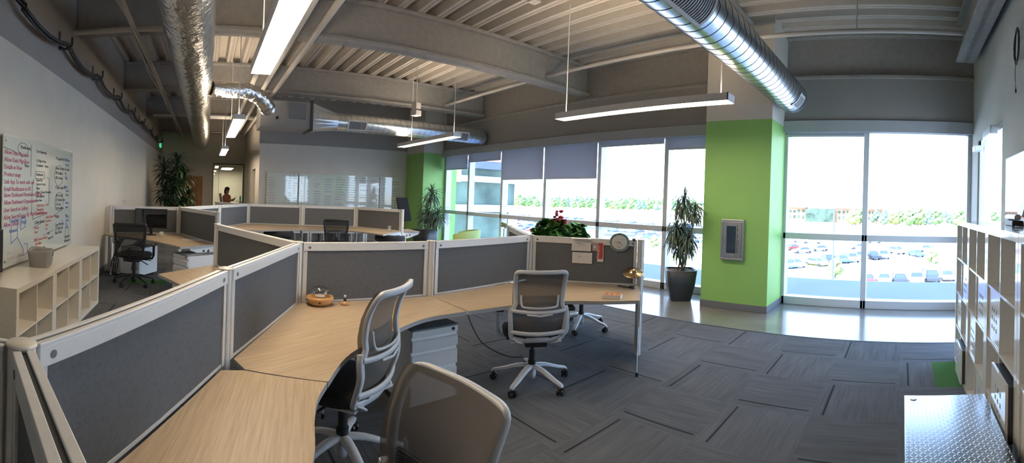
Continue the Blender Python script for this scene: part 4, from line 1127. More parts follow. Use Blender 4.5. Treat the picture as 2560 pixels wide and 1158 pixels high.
for k in range(9):
    pts = [(-.012 - .003 * (k % 3), (.055 + .005 * k) * cos(a) + .01 * sin(k), (.15 + .012 * (k % 4)) * sin(a)) for a in [2 * pi * i / 20 for i in range(20)]]
    mb.sweep(pts, .005, n=5, closed=True)
mb.build('loops', 'galv_dark', t)
mb = MB(); mb.sweep(smooth_path([(-.01, .03, -.12), (-.012, .06, -.24), (-.01, .03, -.42)], 6), .006, n=6); mb.lathe([(0, -.02), (.008, -.02), (.008, .02), (0, .02)], (-.01, .03, -.43), 8); mb.build('loose_end', 'galv_dark', t)

# ---- diamond plate box
def diamond(name, ax):
    mt, nt, b = new_mat(name); N = nt.nodes.new; L = nt.links.new
    b.inputs['Metallic'].default_value = 1.0; b.inputs['Roughness'].default_value = 0.2; b.inputs['Base Color'].default_value = (.50, .54, .60, 1)
    tc = N('ShaderNodeTexCoord'); sp = N('ShaderNodeSeparateXYZ'); L(tc.outputs['Object'], sp.inputs[0])
    def M(op, a, bb=None):
        x = N('ShaderNodeMath'); x.operation = op
        for i, q in enumerate((a, bb)):
            if q is None: continue
            if isinstance(q, (int, float)): x.inputs[i].default_value = q
            else: L(q, x.inputs[i])
        return x.outputs[0]
    S = 50.0
    X = M('ADD', M('MULTIPLY', sp.outputs[ax[0]], S), 100.0); Y = M('ADD', M('MULTIPLY', sp.outputs[ax[1]], S), 100.0)
    par = M('MODULO', M('ADD', M('FLOOR', X), M('FLOOR', Y)), 2.0)
    fx = M('SUBTRACT', M('FRACT', X), .5); fy = M('SUBTRACT', M('FRACT', Y), .5)
    sg = M('SUBTRACT', M('MULTIPLY', par, 2.0), 1.0)
    u = M('ADD', fx, M('MULTIPLY', fy, sg)); v = M('SUBTRACT', fx, M('MULTIPLY', fy, sg))
    d = M('ADD', M('POWER', M('MULTIPLY', u, 1.05), 2.0), M('POWER', M('MULTIPLY', v, 5.0), 2.0))
    h = M('SUBTRACT', 1.0, M('MINIMUM', M('MULTIPLY', d, 1.6), 1.0))
    bp = N('ShaderNodeBump'); bp.inputs['Strength'].default_value = 1.0; bp.inputs['Distance'].default_value = .003
    L(h, bp.inputs['Height']); L(bp.outputs[0], b.inputs['Normal'])
diamond('diamond_top', 'XY'); diamond('diamond_side', 'YZ'); diamond('diamond_end', 'XZ')
t = thing('tread_plate_box', 'aluminium tread plate storage box on the carpet against the tall white shelves', 'storage box', (.03, 1.25, 0))
MB().box(.004, .45, .004, 1.236, .0, .44).build('box_body', 'diamond_side', t, .004)
MB().box(0, .455, 0, 1.24, .445, .478).build('lid', 'diamond_top', t, .006)
MB().box(.006, .448, 1.2365, 1.2385, .01, .43).build('end_panel', 'diamond_end', t)
MB().cyl((.05, 1.19, .478), (.05, 1.19, .482), .018, n=16).build('lock', 'steel', t)

# ---- fire extinguisher cabinet on the pillar
a = aty(1807, 548, 5.80); b = aty(1860, 652, 5.80)
W_ = b.x - a.x; Hc = a.z - b.z
t = thing('fire_extinguisher_cabinet', 'grey steel fire extinguisher cabinet on the large green pillar', 'cabinet', (a.x, 5.80, b.z))
mb = MB(); mb.box(0, W_, -.055, 0, 0, .03); mb.box(0, W_, -.055, 0, Hc - .03, Hc); mb.box(0, .03, -.055, 0, .03, Hc - .03); mb.box(W_ - .03, W_, -.055, 0, .03, Hc - .03); mb.box(.02, W_ - .02, -.012, 0, .02, Hc - .02)
mb.build('frame', 'steel', t, .004)
px0, px1 = W_ * .24, W_ * .66
mb = MB(); z0, z1 = .034, Hc - .034
mb.box(.034, px0, -.048, -.035, z0, z1); mb.box(px1, W_ - .034, -.048, -.035, z0, z1); mb.box(px0, px1, -.048, -.035, z0, .10); mb.box(px0, px1, -.048, -.035, Hc - .10, z1)
dr = mb.build('door', 'steel', t, .002)
MB().box(px0, px1, -.043, -.040, .10, Hc - .10).build('door_window', 'cabinet_glass', dr)
MB().box(.045, .055, -.058, -.048, Hc * .42, Hc * .56).build('handle', 'steel', dr)
text('lettering', '\n'.join('FIRE EXTINGUISHER'), .045, 'ink_black', dr, Matrix.Translation((px1 + .012, -.049, Hc - .115)) @ Matrix.Rotation(pi / 2, 4, 'X'), line=(Hc - .20) / 17 / .045)

# ---- on the partition above the middle desk
def flat(name, label, cat, p0, p1, mt, dist, th=.0015):
    a, d, n = onpanel(p0[0], p0[1], P4, P5, dist); b, _, _ = onpanel(p1[0], p1[1], P4, P5, dist)
    w_ = (b - a).dot(d); h = a.z - b.z; t = thing(name, label, cat, tuple(a), atan2(d.y, d.x))
    return t, w_, h
t, w_, h = flat('drawing_sheet', 'pale drawing sheet folded over the partition rail', 'paper', (1430, 598), (1477, 629), 'paper', .031)
MB().box(0, w_, -.001, .0, -h, .012).build('sheet', 'paper', t); MB().box(0, w_, -.062, .0, .012, .014).build('fold', 'paper', t)
strokes(t, Matrix(((1, 0, 0, 0), (0, 0, -1, -.002), (0, 1, 0, 0), (0, 0, 0, 1))), [ell(w_ * .45, -h * .45, .02, .015), [(w_ * .2, -h * .35), (w_ * .45, -h * .3), (w_ * .7, -h * .5)], [(w_ * .1, -h * .8), (w_ * .14, -h * .78)]], 'ink_black', .002)
t, w_, h = flat('paper_sheet', 'white paper sheet with a small mark, below the folded drawing', 'paper', (1431, 630), (1480, 660), 'paper', .027)
MB().box(0, w_, -.001, 0, -h, 0).build('sheet', 'paper', t)
strokes(t, Matrix(((1, 0, 0, 0), (0, 0, -1, -.002), (0, 1, 0, 0), (0, 0, 0, 1))), [[(w_ * .3, -h * .3), (w_ * .36, -h * .45)], [(w_ * .42, -h * .32), (w_ * .39, -h * .48)]], 'ink_black', .003)
t, w_, h = flat('photo_card', 'small photo card on the partition beside the red sticker', 'photo', (1480, 607), (1494, 628), 'paper', .026)
MB().box(0, w_, -.001, 0, -h, 0).build('card', 'coral', t); mb = MB(); mb.box(.004, w_ - .004, -.0015, -.001, -h + .004, -.004); mb.build('picture', 'edge_band', t)
MB().ball((w_ * .5, -.001, -h * .5), .012, .002, .018, 12, 6).build('portrait', 'paper', t)
t, w_, h = flat('sticker', 'tall red and white sticker with vertical lettering', 'sticker', (1494.5, 607), (1508, 655), 'paper', .026)
MB().box(0, w_, -.001, 0, -h, 0).build('backing', 'paper', t); MB().box(.004, w_ - .006, -.0016, -.001, -h * .86, -.003).build('red_field', 'ink_red', t)
text('lettering', 'thoughts', h * .19, 'paper', t, Matrix.Translation((w_ * .28, -.0022, -h * .83)) @ Matrix.Rotation(pi / 2, 4, 'X') @ Matrix.Rotation(pi / 2, 4, 'Z'))
c, d, n = onpanel(1549, 606, P4, P5, .034); t = thing('round_dial', 'round white dial with blue rim hung over the partition rail', 'dial', tuple(c), atan2(d.y, d.x))
Mx = Matrix.Rotation(pi / 2, 3, 'X'); rr = .098
MB().lathe([(0, 0), (rr, 0), (rr, .008), (rr * .97, .012), (0, .010)], M=Mx, n=40).build('disc', 'paper', t)
mb = MB()
for k in range(24):
    a = 2 * pi * k / 24; mb.obox((rr * .87 * cos(a), -.0125, rr * .87 * sin(a)), .012 if k % 2 else .017, .001, .012 if k % 3 else .016)
mb.build('rim_marks', 'leaf_gray', t)
mb = MB(); mb.lathe([(rr * .76, .0112), (rr * .79, .0122), (rr * .99, .0112), (rr * .97, .0128)], M=Mx, n=40); mb.build('blue_rim', 'car_teal_blue', t)
strokes(t, Matrix(((1, 0, 0, 0), (0, 0, -1, -.0118), (0, 1, 0, 0), (0, 0, 0, 1))), [[(-.03, -.02), (-.012, -.006), (.0, .004)], [(0, .004), (.03, -.03)], [(.02, .03), (.035, .02)], [(-.045, .0), (-.015, .004)], [(-.02, -.04), (.01, -.055)], ell(0, 0, .006, .006, 8)], 'ink_black', .0025)
c, d, n = onpanel(1582, 679, P4, P5, .14); t = thing('saucer_lamp', 'brass saucer shaped lamp hanging on a black cord above the desk', 'lamp', tuple(c), 0)
MB().lathe([(.0, .026), (.012, .026), (.028, .021), (.037, .008), (.046, .0), (.090, -.006), (.098, -.012), (.099, -.016), (.090, -.012), (.046, -.006), (.0, -.004)], n=40, M=Matrix.Rotation(R(-24), 3, d) if d.x * n.y - d.y * n.x > 0 else Matrix.Rotation(R(24), 3, d)).build('brass_shade', 'brass', t)
mb = MB(); c2, _, _ = onpanel(1585, 603, P4, P5, .03); v_ = Vector(c2) - Vector(c); mb.sweep(smooth_path([(0, 0, .03), (v_.x * .1, v_.y * .1, .15), (v_.x * .9, v_.y * .9, v_.z - .02), (v_.x, v_.y, v_.z)], 5), .004, n=6); mb.build('cord', 'black_plastic', t)
MB().obox(v_ + Vector((0, 0, .012)), .022, .03, .03).build('clip', 'black_plastic', t, .003)
p = at(1567, 719, ZD); t = thing('cable_coil', 'coiled black cable lying on the desk under the brass lamp', 'cable', tuple(p))
mb = MB(); mb.sweep([(-.05 + .055 * cos(a), .02 * sin(a) + .0, .004) for a in [2 * pi * i / 20 for i in range(20)]], .006, n=6, closed=True)
for k in range(3): mb.sweep([(.05 + .035 * cos(a) * (1 - .15 * k), .02 * sin(a) - .005 * k, .006 + .005 * k) for a in [2 * pi * i / 16 for i in range(16)]], .007, n=6, closed=True)
mb.build('cable', 'black_plastic', t); MB().obox((.055, 0, .012), .05, .025, .02, R(20)).build('plug', 'black_plastic', t, .003)
p = at(1531, 745, ZD); t = thing('card_box', 'small white box with a patterned orange lid on the middle desk', 'box', tuple(p), R(28))
MB().box(-.075, .075, -.05, .05, 0, .034).build('box', 'paper', t, .001); MB().box(-.074, .074, -.049, .049, .0341, .035).build('lid_print', 'bamboo', t)
mb = MB()
for i in range(3):
    for j in range(2): mb.obox((-.048 + .045 * i, -.022 + .042 * j, .0353), .022, .018, .0006)
mb.build('lid_pattern', 'ink_red', t)

# ---- diffuser and bottle
p = at(799, 762, ZD); t = thing('oil_diffuser', 'wooden bowl diffuser with a clear glass bulb on the desk', 'diffuser', (p.x, p.y, ZD))
MB().lathe([(0, 0), (.055, 0), (.085, .018), (.100, .052), (.098, .066), (.075, .068), (.070, .060), (0, .058)], n=40).build('wooden_bowl', 'bamboo', t)
mb = MB(); mb.lathe([(.050, .060), (.064, .078), (.067, .096), (.060, .118), (.044, .136), (.022, .146), (0, .149)], n=28)
mb.build('glass_bulb', 'clear_glass', t)
Mt = Matrix.Rotation(R(48), 3, Vector((-.55, .83, 0)))
mb = MB(); mb.lathe([(.012, 0), (.010, .02), (.010, .036), (.017, .046)], (.040, .035, .118), 16, M=Matrix.Rotation(R(40), 3, 'X').inverted() @ Matrix.Rotation(R(35), 3, 'Y')); mb.build('glass_spout', 'clear_glass', t)
MB().lathe([(0, .062), (.034, .062), (.036, .070), (.03, .074), (0, .073)], n=24).build('inner_disc', 'paper', t)
MB().ball(Vector((.094, -.025, .036)), .007).build('button', 'ink_black', t)
MB().sweep(smooth_path([(-.09, .0, .01), (-.12, -.01, .008), (-.135, -.03, .006), (-.12, -.045, .006), (-.09, -.04, .008)], 4), .008, n=6).build('plug_lead', 'white_metal', t)
p = at(862, 762, ZD); t = thing('essential_oil_bottle', 'tiny dark bottle with white cap standing on a round wooden base', 'bottle', (p.x, p.y, ZD))
MB().lathe([(0, 0), (.030, 0), (.034, .008), (.030, .020), (.014, .024), (.013, .028), (0, .028)], n=28).build('wooden_base', 'bamboo', t)
MB().lathe([(0, .028), (.011, .028), (.0115, .052), (.007, .056), (.007, .058), (0, .058)], n=18).build('bottle_glass', 'car_tyre', t)
MB().lathe([(0, .056), (.0085, .056), (.0085, .074), (0, .075)], n=18).build('cap', 'white_metal', t)

# ---- left side bits
t = thing('fabric_bin', 'grey soft fabric bin on the low cream shelves', 'bin', (-3.86, -1.50, .784), R(12))
mb = MB(); n = 8; vs = []; prof = [(.105, 0), (.115, .06), (.12, .14), (.125, .17), (.118, .172), (.11, .14), (.10, .01)]
for r, z in prof:
    for j in range(32):
        a = 2 * pi * j / 32; g = (abs(cos(a)) ** 6 + abs(sin(a)) ** 6) ** (1 / 6); w_ = 1 + .03 * sin(3 * a + z * 30)
        vs.append((r * cos(a) / g * w_, r * sin(a) / g * w_ * .9, z + (.008 * sin(2 * a) if z > .1 else 0)))
mb.add(vs, [(i * 32 + j, i * 32 + (j + 1) % 32, (i + 1) * 32 + (j + 1) % 32, (i + 1) * 32 + j) for i in range(len(prof) - 1) for j in range(32)], True)
mb.add([v for v in vs[:32]], [tuple(range(31, -1, -1))])
mb.build('fabric_body', 'felt_bin', t); MB().box(-.045, -.03, .10, .112, .10, .15).build('label_tag', 'black_plastic', t)
p = at(480, 600, ZD); t = tag(MB().obox((0, 0, .001), .30, .21, .002, R(100)).build('paper_sheet', 'paper'), 'sheet of paper lying on the left desk', 'paper'); t.location = p
t = tag(MB().lathe([(0, 0), (.03, 0), (.034, .09), (.031, .09), (.028, .006), (0, .006)], n=18).build('cup', 'paper'), 'white cup beside the foot of the left monitor', 'cup'); t.location = (-7.25, -.72, ZD)
t = thing('drinking_glass', 'clear drinking glass at the right end of the rear desk', 'glass', (-8.62, 3.80, ZD))
MB().lathe([(0, 0), (.032, 0), (.038, .14), (.036, .14), (.031, .008), (0, .008)], n=20).build('tumbler', 'clear_glass', t)
t = thing('power_cables', 'black cables hanging beneath the left desk by the wall', 'cables', (-7.25, -1.50, 0))
for k in range(4):
    MB().sweep(smooth_path([(-.15, .05 * k, .69), (-.10 + .05 * k, .02 * k, .45), (.0 - .05 * k, -.05 + .03 * k, .2), (.10, .02 * k, .04), (-.25, .1, .015)], 5), .022, n=6).build('cable', 'black_plastic', t)
t = tag(MB().sweep(smooth_path([(0, 0, .69), (.02, .05, .5), (.10, .12, .33), (.28, .22, .26), (.45, .25, .30)], 6), .009, n=6).build('desk_cable', 'black_plastic'), 'thin black cable looping down under the desk left of the middle chair', 'cable'); t.location = (-2.95, 1.98, 0)
pedestal('white drawer pedestal under the desk behind the black chair at left', -7.15, -1.22, R(64), h=.52)
t = thing('thermostat', 'small white thermostat on the left wall above the partition', 'thermostat', (-9.3, YS, 1.27))
MB().box(-.06, .06, 0, .025, -.06, .06).build('housing', 'white_metal', t, .006); MB().box(-.02, .01, .025, .027, -.03, .03).build('display', 'ink_black', t)
t = thing('exit_sign', 'green exit sign high on the left wall near the corridor', 'sign', (-16.2, YS + .02, 3.32))
MB().box(-.2, .2, -.02, .02, -.10, .12).build('sign_box', 'exit_green', t)
text('lettering', 'EXIT', .16, 'white_metal', t, Matrix(((-1, 0, 0, .17), (0, 0, 1, .022), (0, 1, 0, -.05), (0, 0, 0, 1))))
t = thing('wall_vent', 'dark slotted vent on the left wall above the big dark plant', 'vent', (-16.0, YS + .001, 2.80))
MB().box(-.5, .5, 0, .02, -.12, .12).build('frame', 'conduit', t)
mb = MB()
for k in range(7): mb.box(-.47 + .135 * k, -.38 + .135 * k, .02, .024, -.09, .09)
mb.build('slots', 'galv_dark', t)

# ---- tub chair
t = thing('tub_chair', 'pale green rounded tub chair in front of the windows', 'armchair', (-8.95, 5.86, 0), R(-42))
def arcwall(r0, r1, z0, ztop, a0, a1, k=24):
    vs = []
    for i in range(k + 1):
        s_ = i / k; a = a0 + (a1 - a0) * s_; zt = ztop - .10 * abs(2 * s_ - 1) ** 2.5; fl = 1 + .12
        for (r, z) in ((r0, z0), (r1, z0), (r1 * fl, zt - .02), ((r0 * fl + r1 * fl) / 2 + .0, zt), (r0 * fl, zt - .02)): vs.append((r * cos(a), r * sin(a), z))
    n = 5; fs = [(i * n + j, i * n + (j + 1) % n, (i + 1) * n + (j + 1) % n, (i + 1) * n + j) for i in range(k) for j in range(n)]
    return MB().add(vs, fs, True).add(vs[:5], [(4, 3, 2, 1, 0)]).add(vs[-5:], [(0, 1, 2, 3, 4)])
arcwall(.31, .40, .10, .74, R(-20), R(200)).build('curved_back', 'sage', t)
MB().lathe([(0, .12), (.30, .12), (.315, .40), (.28, .45), (0, .46)], n=32).build('seat', 'sage', t)
for a in (45, 135, 225, 315): MB().cyl((.24 * cos(R(a)), .24 * sin(R(a)), 0), (.24 * cos(R(a)), .24 * sin(R(a)), .13), .018, n=10).build('leg', 'galv_dark', t)

# ---- plants
def leaf(mb, base, az, el, L_, w_, droop, seg=6, fold=.0):
    d = Vector((cos(az) * cos(el), sin(az) * cos(el), sin(el))); side = Vector((-sin(az), cos(az), 0)); p = Vector(base); pts = []
    for i in range(seg + 1):
        s_ = i / seg; pts.append((p.copy(), w_ * (.35 + 1.3 * s_) * (1 - s_) ** .6 if i < seg else .0008))
        d = (d + Vector((0, 0, -droop * (.4 + s_)))).normalized(); p = p + d * (L_ / seg)
    vs = []
    for q, ww in pts: vs += [q - side * ww, q + Vector((0, 0, -ww * fold)), q + side * ww]
    mb.add(vs, [(i * 3 + j, i * 3 + j + 1, i * 3 + j + 4, i * 3 + j + 3) for i in range(seg) for j in (0, 1)], True)
def crown(t, c, n, L_, w_, mt, up=.5, spread=.12, droop=.42, name='foliage'):
    mb = MB()
    for k in range(n):
        s_ = k / n; az = k * 2.39996 + random.uniform(-.3, .3); el = R(80) * (1 - s_) * up * 2 - R(12) * s_ + random.uniform(-.2, .2)
        b = Vector(c) + Vector((0, 0, (.5 - s_) * spread))
        leaf(mb, b, az, el, L_ * random.uniform(.7, 1.1), w_, droop * random.uniform(.7, 1.3), fold=.4)
    return mb.build(name, mt, t)
def square_pot(t, h, top, bot, soilz=None):
    mb = MB(); vs = []
    for (r, z) in ((bot, 0), ((bot + top) / 2 * 1.06, h * .5), (top, h), (top - .025, h), (top - .03, h - .06)):
        for j in range(32):
            a = 2 * pi * j / 32 + pi / 4; g = (abs(cos(a - 0)) ** 7 + abs(sin(a - 0)) ** 7) ** (1 / 7); vs.append((r * cos(a) / g, r * sin(a) / g, z))
    mb.add(vs, [(i * 32 + j, i * 32 + (j + 1) % 32, (i + 1) * 32 + (j + 1) % 32, (i + 1) * 32 + j) for i in range(4) for j in range(32)], True); mb.add(vs[:32], [tuple(range(31, -1, -1))])
    mb.build('pot', 'pot_dark', t)
    mb = MB(); vs = []; k = 14
    for i in range(k + 1):
        for j in range(k + 1):
            x, y = (i / k * 2 - 1) * (top - .028), (j / k * 2 - 1) * (top - .028); vs.append((x, y, h - .03 + random.uniform(-.012, .018)))
    mb.add(vs, [(i * (k + 1) + j, (i + 1) * (k + 1) + j, (i + 1) * (k + 1) + j + 1, i * (k + 1) + j + 1) for i in range(k) for j in range(k)]); mb.build('bark_mulch', 'soil', t)
def cane(t, pts, r=.014): MB().sweep(smooth_path(pts, 5), r * 2, n=8, taper=[1 - .4 * i / ((len(pts) - 1) * 5) for i in range((len(pts) - 1) * 5 + 1)]).build('stem', 'stem', t)
random.seed(11)
PX, PY = -3.25, 6.00
t = thing('potted_dracaena', 'tall potted dracaena in a dark square pot left of the large green pillar', 'plant', (PX, PY, 0), R(38))
square_pot(t, .50, .235, .155)
RM = Matrix.Rotation(-R(38), 3, 'Z')
def wp(px, py, dy=0.0):
    q = aty(px, py, PY + dy); return RM @ Vector((q.x - PX, q.y - PY, q.z))
cr = [(1710, 515, 0, 60, .32), (1738, 532, -.42, 40, .22), (1690, 585, -.12, 60, .34), (1710, 580, .06, 60, .28), (1718, 608, -.12, 70, .30), (1702, 618, .08, 50, .30)]
for (cx, cy, dy, n_, L_) in cr:
    c = wp(cx, cy, dy); b = RM @ Vector((random.uniform(-.06, .06), random.uniform(-.06, .06), .46))
    cane(t, [b, b * .5 + c * .5 + Vector((.02, .02, -.05)), c]); crown(t, c, n_ * 2, L_, .017, 'leaf_gray', up=.5, spread=.16, droop=.75)
c = wp(1713, 500); mb = MB()
for k in range(7): leaf(mb, c, k * .9, R(80), .26, .008, .02)
mb.build('new_shoot', 'leaf_gray', t)
PX, PY = -10.25, 5.55
t = thing('potted_dracaena', 'potted dracaena in a dark pot in front of the far green pillar', 'plant', (PX, PY, 0), R(20))
square_pot(t, .62, .27, .2); RM = Matrix.Rotation(-R(20), 3, 'Z')
for (cx, cy, dy, n_, L_) in ((1079, 492, 0, 50, .42), (1068, 530, -.1, 45, .40), (1095, 545, .05, 50, .45), (1066, 548, .1, 45, .42), (1080, 552, 0, 50, .45)):
    c = wp(cx, cy, dy); b = RM @ Vector((random.uniform(-.06, .06), random.uniform(-.06, .06), .55))
    cane(t, [b, b * .5 + c * .5, c]); crown(t, c, n_ * 2, L_, .020, 'leaf_gray', up=.5, spread=.14, droop=.5)
for (PX, PY, lab, hh, cx_, nm) in ((-12.9, -1.0, 'large dark leafy plant in a black pot by the left wall near the corridor', 2.45, 0, 7), (-13.6, -.75, 'slimmer dark plant standing behind the large one by the wooden door', 2.1, 1, 4)):
    t = thing('corn_plant', lab, 'plant', (PX, PY, 0)); square_pot(t, .95 if cx_ else .5, .22, .16)
    for k in range(nm):
        zz = 1.05 + (hh - 1.1) * k / (nm - 1); a = k * 2.2; c = Vector((.22 * cos(a) * (1 if cx_ == 0 else .6), .25 * sin(a), zz - .1)); b = Vector((.05 * cos(a), .05 * sin(a), .45 if not cx_ else .9))
        cane(t, [b, (b + c) / 2 + Vector((0, .02, 0)), c], .018); crown(t, c, 60, .46, .042, 'leaf_dark', up=.45, spread=.35, droop=.35)
def leafy(label, x, y, h, w_, n_, flower=False, z=ZD):
    t = thing('leafy_plant', label, 'plant', (x, y, z)); MB().lathe([(0, 0), (.06, 0), (.085, .14), (.078, .14), (.07, .12), (0, .12)], n=24).build('pot', 'pot_dark', t)
    mb = MB(); st = MB()
    for k in range(n_):
        a = k * 2.4; rr_ = w_ * sqrt(random.random()); zz = .17 + (h - .17) * (1 - (rr_ / w_) ** 2 * .6) * random.uniform(.6, 1)
        p = Vector((rr_ * cos(a), rr_ * sin(a), zz)); st.sweep([(0, 0, .12), p * .5 + Vector((0, 0, .05)), p], .004, n=4)
        L_ = random.uniform(.045, .075); rx = Matrix.Rotation(random.uniform(-.7, .7), 3, 'X') @ Matrix.Rotation(random.uniform(-.7, .7), 3, 'Y') @ Matrix.Rotation(a, 3, 'Z')
        ring = [p + rx @ Vector((L_ * cos(q) * (1.1 if cos(q) > 0 else .8), L_ * .8 * sin(q), -.012 * cos(2 * q))) for q in [2 * pi * i / 9 for i in range(9)]]
        mb.add([p + rx @ Vector((0, 0, .008))] + ring, [(0, i + 1, (i + 1) % 9 + 1) for i in range(9)], True)
    st.build('stem', 'leaf_green', t); mb.build('foliage', 'leaf_green', t)
    if flower:
        mb = MB()
        for k in range(26):
            p = Vector((random.uniform(-.02, .09), random.uniform(-.05, .05), h + random.uniform(-.12, .08))); mb.ball(p, .020, .020, .016, 7, 5)
        mb.build('flower', 'petal', t)
    return t
for (px, r_, h_, w_, n_, fl, lab) in ((1360, 4.95, .62, .11, 260, False, 'leafy green plant left of the red flowers behind the partition'), (1396, 4.85, .66, .16, 260, True, 'leafy plant with dark red flowers behind the partition'), (1442, 5.0, .60, .15, 240, False, 'leafy plant right of the red flowers behind the partition')):
    a = (2258 - px) / FU; leafy(lab, -r_ * sin(a), r_ * cos(a), h_, w_, n_, fl)
t = thing('yellow_flower_stem', 'small yellow flower in a dark vase near the tub chair', 'flower', (-4.95, 3.95, 0))
MB().lathe([(0, 0), (.10, 0), (.07, .5), (.05, .95), (.04, .95), (0, .5)], n=20).build('vase', 'pot_dark', t); MB().cyl((0, 0, .9), (0, 0, 1.12), .006, n=6).build('stem', 'leaf_green', t)
mb = MB()
for k in range(12): mb.ball((.03 * cos(k), .03 * sin(k), 1.14 + .006 * k), .018, n=7, m=5)
mb.build('flower', 'tree_yellow', t)

# ---- meeting room beyond the glass
t = thing('meeting_light', 'lit ceiling light inside the glass meeting room', 'light', (-20.2, .9, 2.62))
MB().box(-.9, .9, -.26, .26, 0, .05).build('housing', 'white_metal', t); MB().box(-.88, .88, -.24, .24, -.004, 0).build('diffuser', 'tube_light', t)
MB().cyl((0, 0, .05), (0, 0, 1.78), .008, n=8).build('rod', 'white_metal', t)
def stool(label, x, y, rz):
    t = thing('high_meeting_chair', label, 'chair', (x, y, 0), R(rz), 'high grey chairs in the meeting room')
    MB().obox((0, 0, .80), .46, .46, .09).build('seat', 'wall_gray', t, .02); MB().obox((0, -.23, 1.12), .46, .07, .62, M=Matrix.Rotation(R(8), 3, 'X')).build('backrest', 'wall_gray', t, .02)
    for a, b in ((-1, -1), (1, -1), (1, 1), (-1, 1)): MB().cyl((a * .2, b * .2, 0), (a * .18, b * .18, .77), .014, n=8).build('leg', 'steel', t)
    return t
stool('high grey chair holding the seated person in the meeting room', -18.5, .85, -8); stool('high grey chair at the right, facing the person in the meeting room', -18.6, 1.98, 175)
t = thing('meeting_table', 'high table in the meeting room between the chairs', 'table', (-18.6, 1.44, 0)); MB().obox((0, 0, 1.08), .7, .34, .035).build('table_top', 'cream_gloss', t, .005); MB().cyl((0, 0, 0), (0, 0, 1.07), .05, n=16).build('table_leg', 'steel', t)
t = thing('water_bottle', 'teal water bottle on the meeting room table', 'bottle', (-18.5, 1.42, 1.0975)); MB().lathe([(0, 0), (.035, 0), (.036, .17), (.015, .21), (0, .21)], n=16).build('body', 'teal', t); MB().lathe([(0, .21), (.017, .21), (.017, .24), (0, .24)], n=12).build('cap', 'ink_black', t)
# seated person: one skinned body
me = bpy.data.meshes.new('person')
V = [(0, 0, .93), (0, .0, 1.12), (0, -.01, 1.30), (0, .0, 1.40), (0, .02, 1.47), (0, .035, 1.56), (0, .04, 1.66),
     (.17, 0, 1.34), (.21, .12, 1.14), (.10, .30, 1.20), (.05, .36, 1.26), (-.17, 0, 1.34), (-.22, .10, 1.12), (-.10, .27, 1.14), (-.03, .34, 1.22),
     (.10, .05, .92), (.11, .42, .93), (.10, .44, .50), (.10, .54, .44), (-.10, .05, .92), (-.11, .40, .95), (-.02, .50, .55), (-.02, .60, .50)]
Ed = [(0, 1), (1, 2), (2, 3), (3, 4), (4, 5), (5, 6), (2, 7), (7, 8), (8, 9), (9, 10), (2, 11), (11, 12), (12, 13), (13, 14), (0, 15), (15, 16), (16, 17), (17, 18), (0, 19), (19, 20), (20, 21), (21, 22)]
RD = [.14, .13, .145, .07, .05, .085, .07, .055, .042, .032, .028, .055, .042, .032, .028, .085, .065, .045, .04, .085, .065, .045, .04]
me.from_pydata(V, Ed, []); po = bpy.data.objects.new('person', me); COL.objects.link(po); me.materials.append(MATS['skin'])
sk = po.modifiers.new('skin', 'SKIN')
for i, r in enumerate(RD): me.skin_vertices[0].data[i].radius = (r, r); me.skin_vertices[0].data[i].use_root = (i == 0)
sb = po.modifiers.new('sub', 'SUBSURF'); sb.levels = 2; sb.render_levels = 2
po.location = (-18.5, .85, -.03); po.rotation_euler = (0, 0, R(-8)); tag(po, 'seated person with dark hair and coral top in the glass meeting room', 'person')
mb = MB(); mb.ball((0, .01, 1.66), .098, .11, .10, 14, 10); mb.ball((0, -.06, 1.54), .075, .06, .14, 12, 8); mb.build('hair', 'hair', po)
mb = MB(); mb.lathe([(.165, .86), (.155, 1.02), (.16, 1.14), (.185, 1.26), (.16, 1.36), (.07, 1.42)], n=20); mb.sweep([(.15, 0, 1.35), (.20, .03, 1.27), (.225, .08, 1.18)], .135, n=10); mb.sweep([(-.15, 0, 1.35), (-.20, .03, 1.27), (-.23, .06, 1.18)], .135, n=10); mb.build('top', 'coral', po)
mb = MB()
for s_, q in ((1, .42), (-1, .40)): mb.sweep([(s_ * .09, -.02, .92), (s_ * .11, .2, .93), (s_ * .11, q, .935), (.10 if s_ > 0 else -.04, .47, .62)], .17, n=10)
mb.build('trousers', 'denim', po)
MB().obox((.01, .37, 1.27), .075, .012, .14, M=Matrix.Rotation(R(-25), 3, 'X')).build('phone', 'ink_black', po)
# ================================================================== OUTSIDE
GZ = -9.4
def gp(px, py): return at(px, py, GZ)
def polar(px, r): a = (2258 - px) / FU; return Vector((-r * sin(a), r * cos(a), GZ))
struct('ground_parking', MB().box(-420, 420, 12, 172, GZ - 1, GZ), 'asphalt')
struct('ground_field', MB().add([(-900, 172, GZ - .05), (900, 172, GZ - .05), (1500, 560, GZ - .05), (-1500, 560, GZ - .05)], [(0, 1, 2, 3)]).add([(-1500, 560, GZ - .05), (1500, 560, GZ - .05), (2200, 1500, 4.0), (-2200, 1500, 4.0)], [(0, 1, 2, 3)]), 'field')
struct('roof_deck', MB().box(-30, 12, 7.1, 11.75, -1.0, -.50), 'roof_membrane')
struct('wall_building_below', MB().box(-30, 12, 7.0, 11.6, GZ, -1.0), 'brick')
for (px, r, sx, sy) in ((1640, 84, 9, 3.2), (1560, 120, 12, 3), (2040, 78, 14, 1.6), (2210, 76, 12, 1.4), (1990, 140, 20, 2), (2300, 170, 30, 3), (1720, 118, 12, 3)):
    c = polar(px, r); MB().lathe([(0, .06), (1, .05), (1.02, 0)], n=28, M=Matrix(((sx, 0, 0), (0, sy, 0), (0, 0, 1)))).build('lawn_strip', 'lawn', kind='structure').location = c
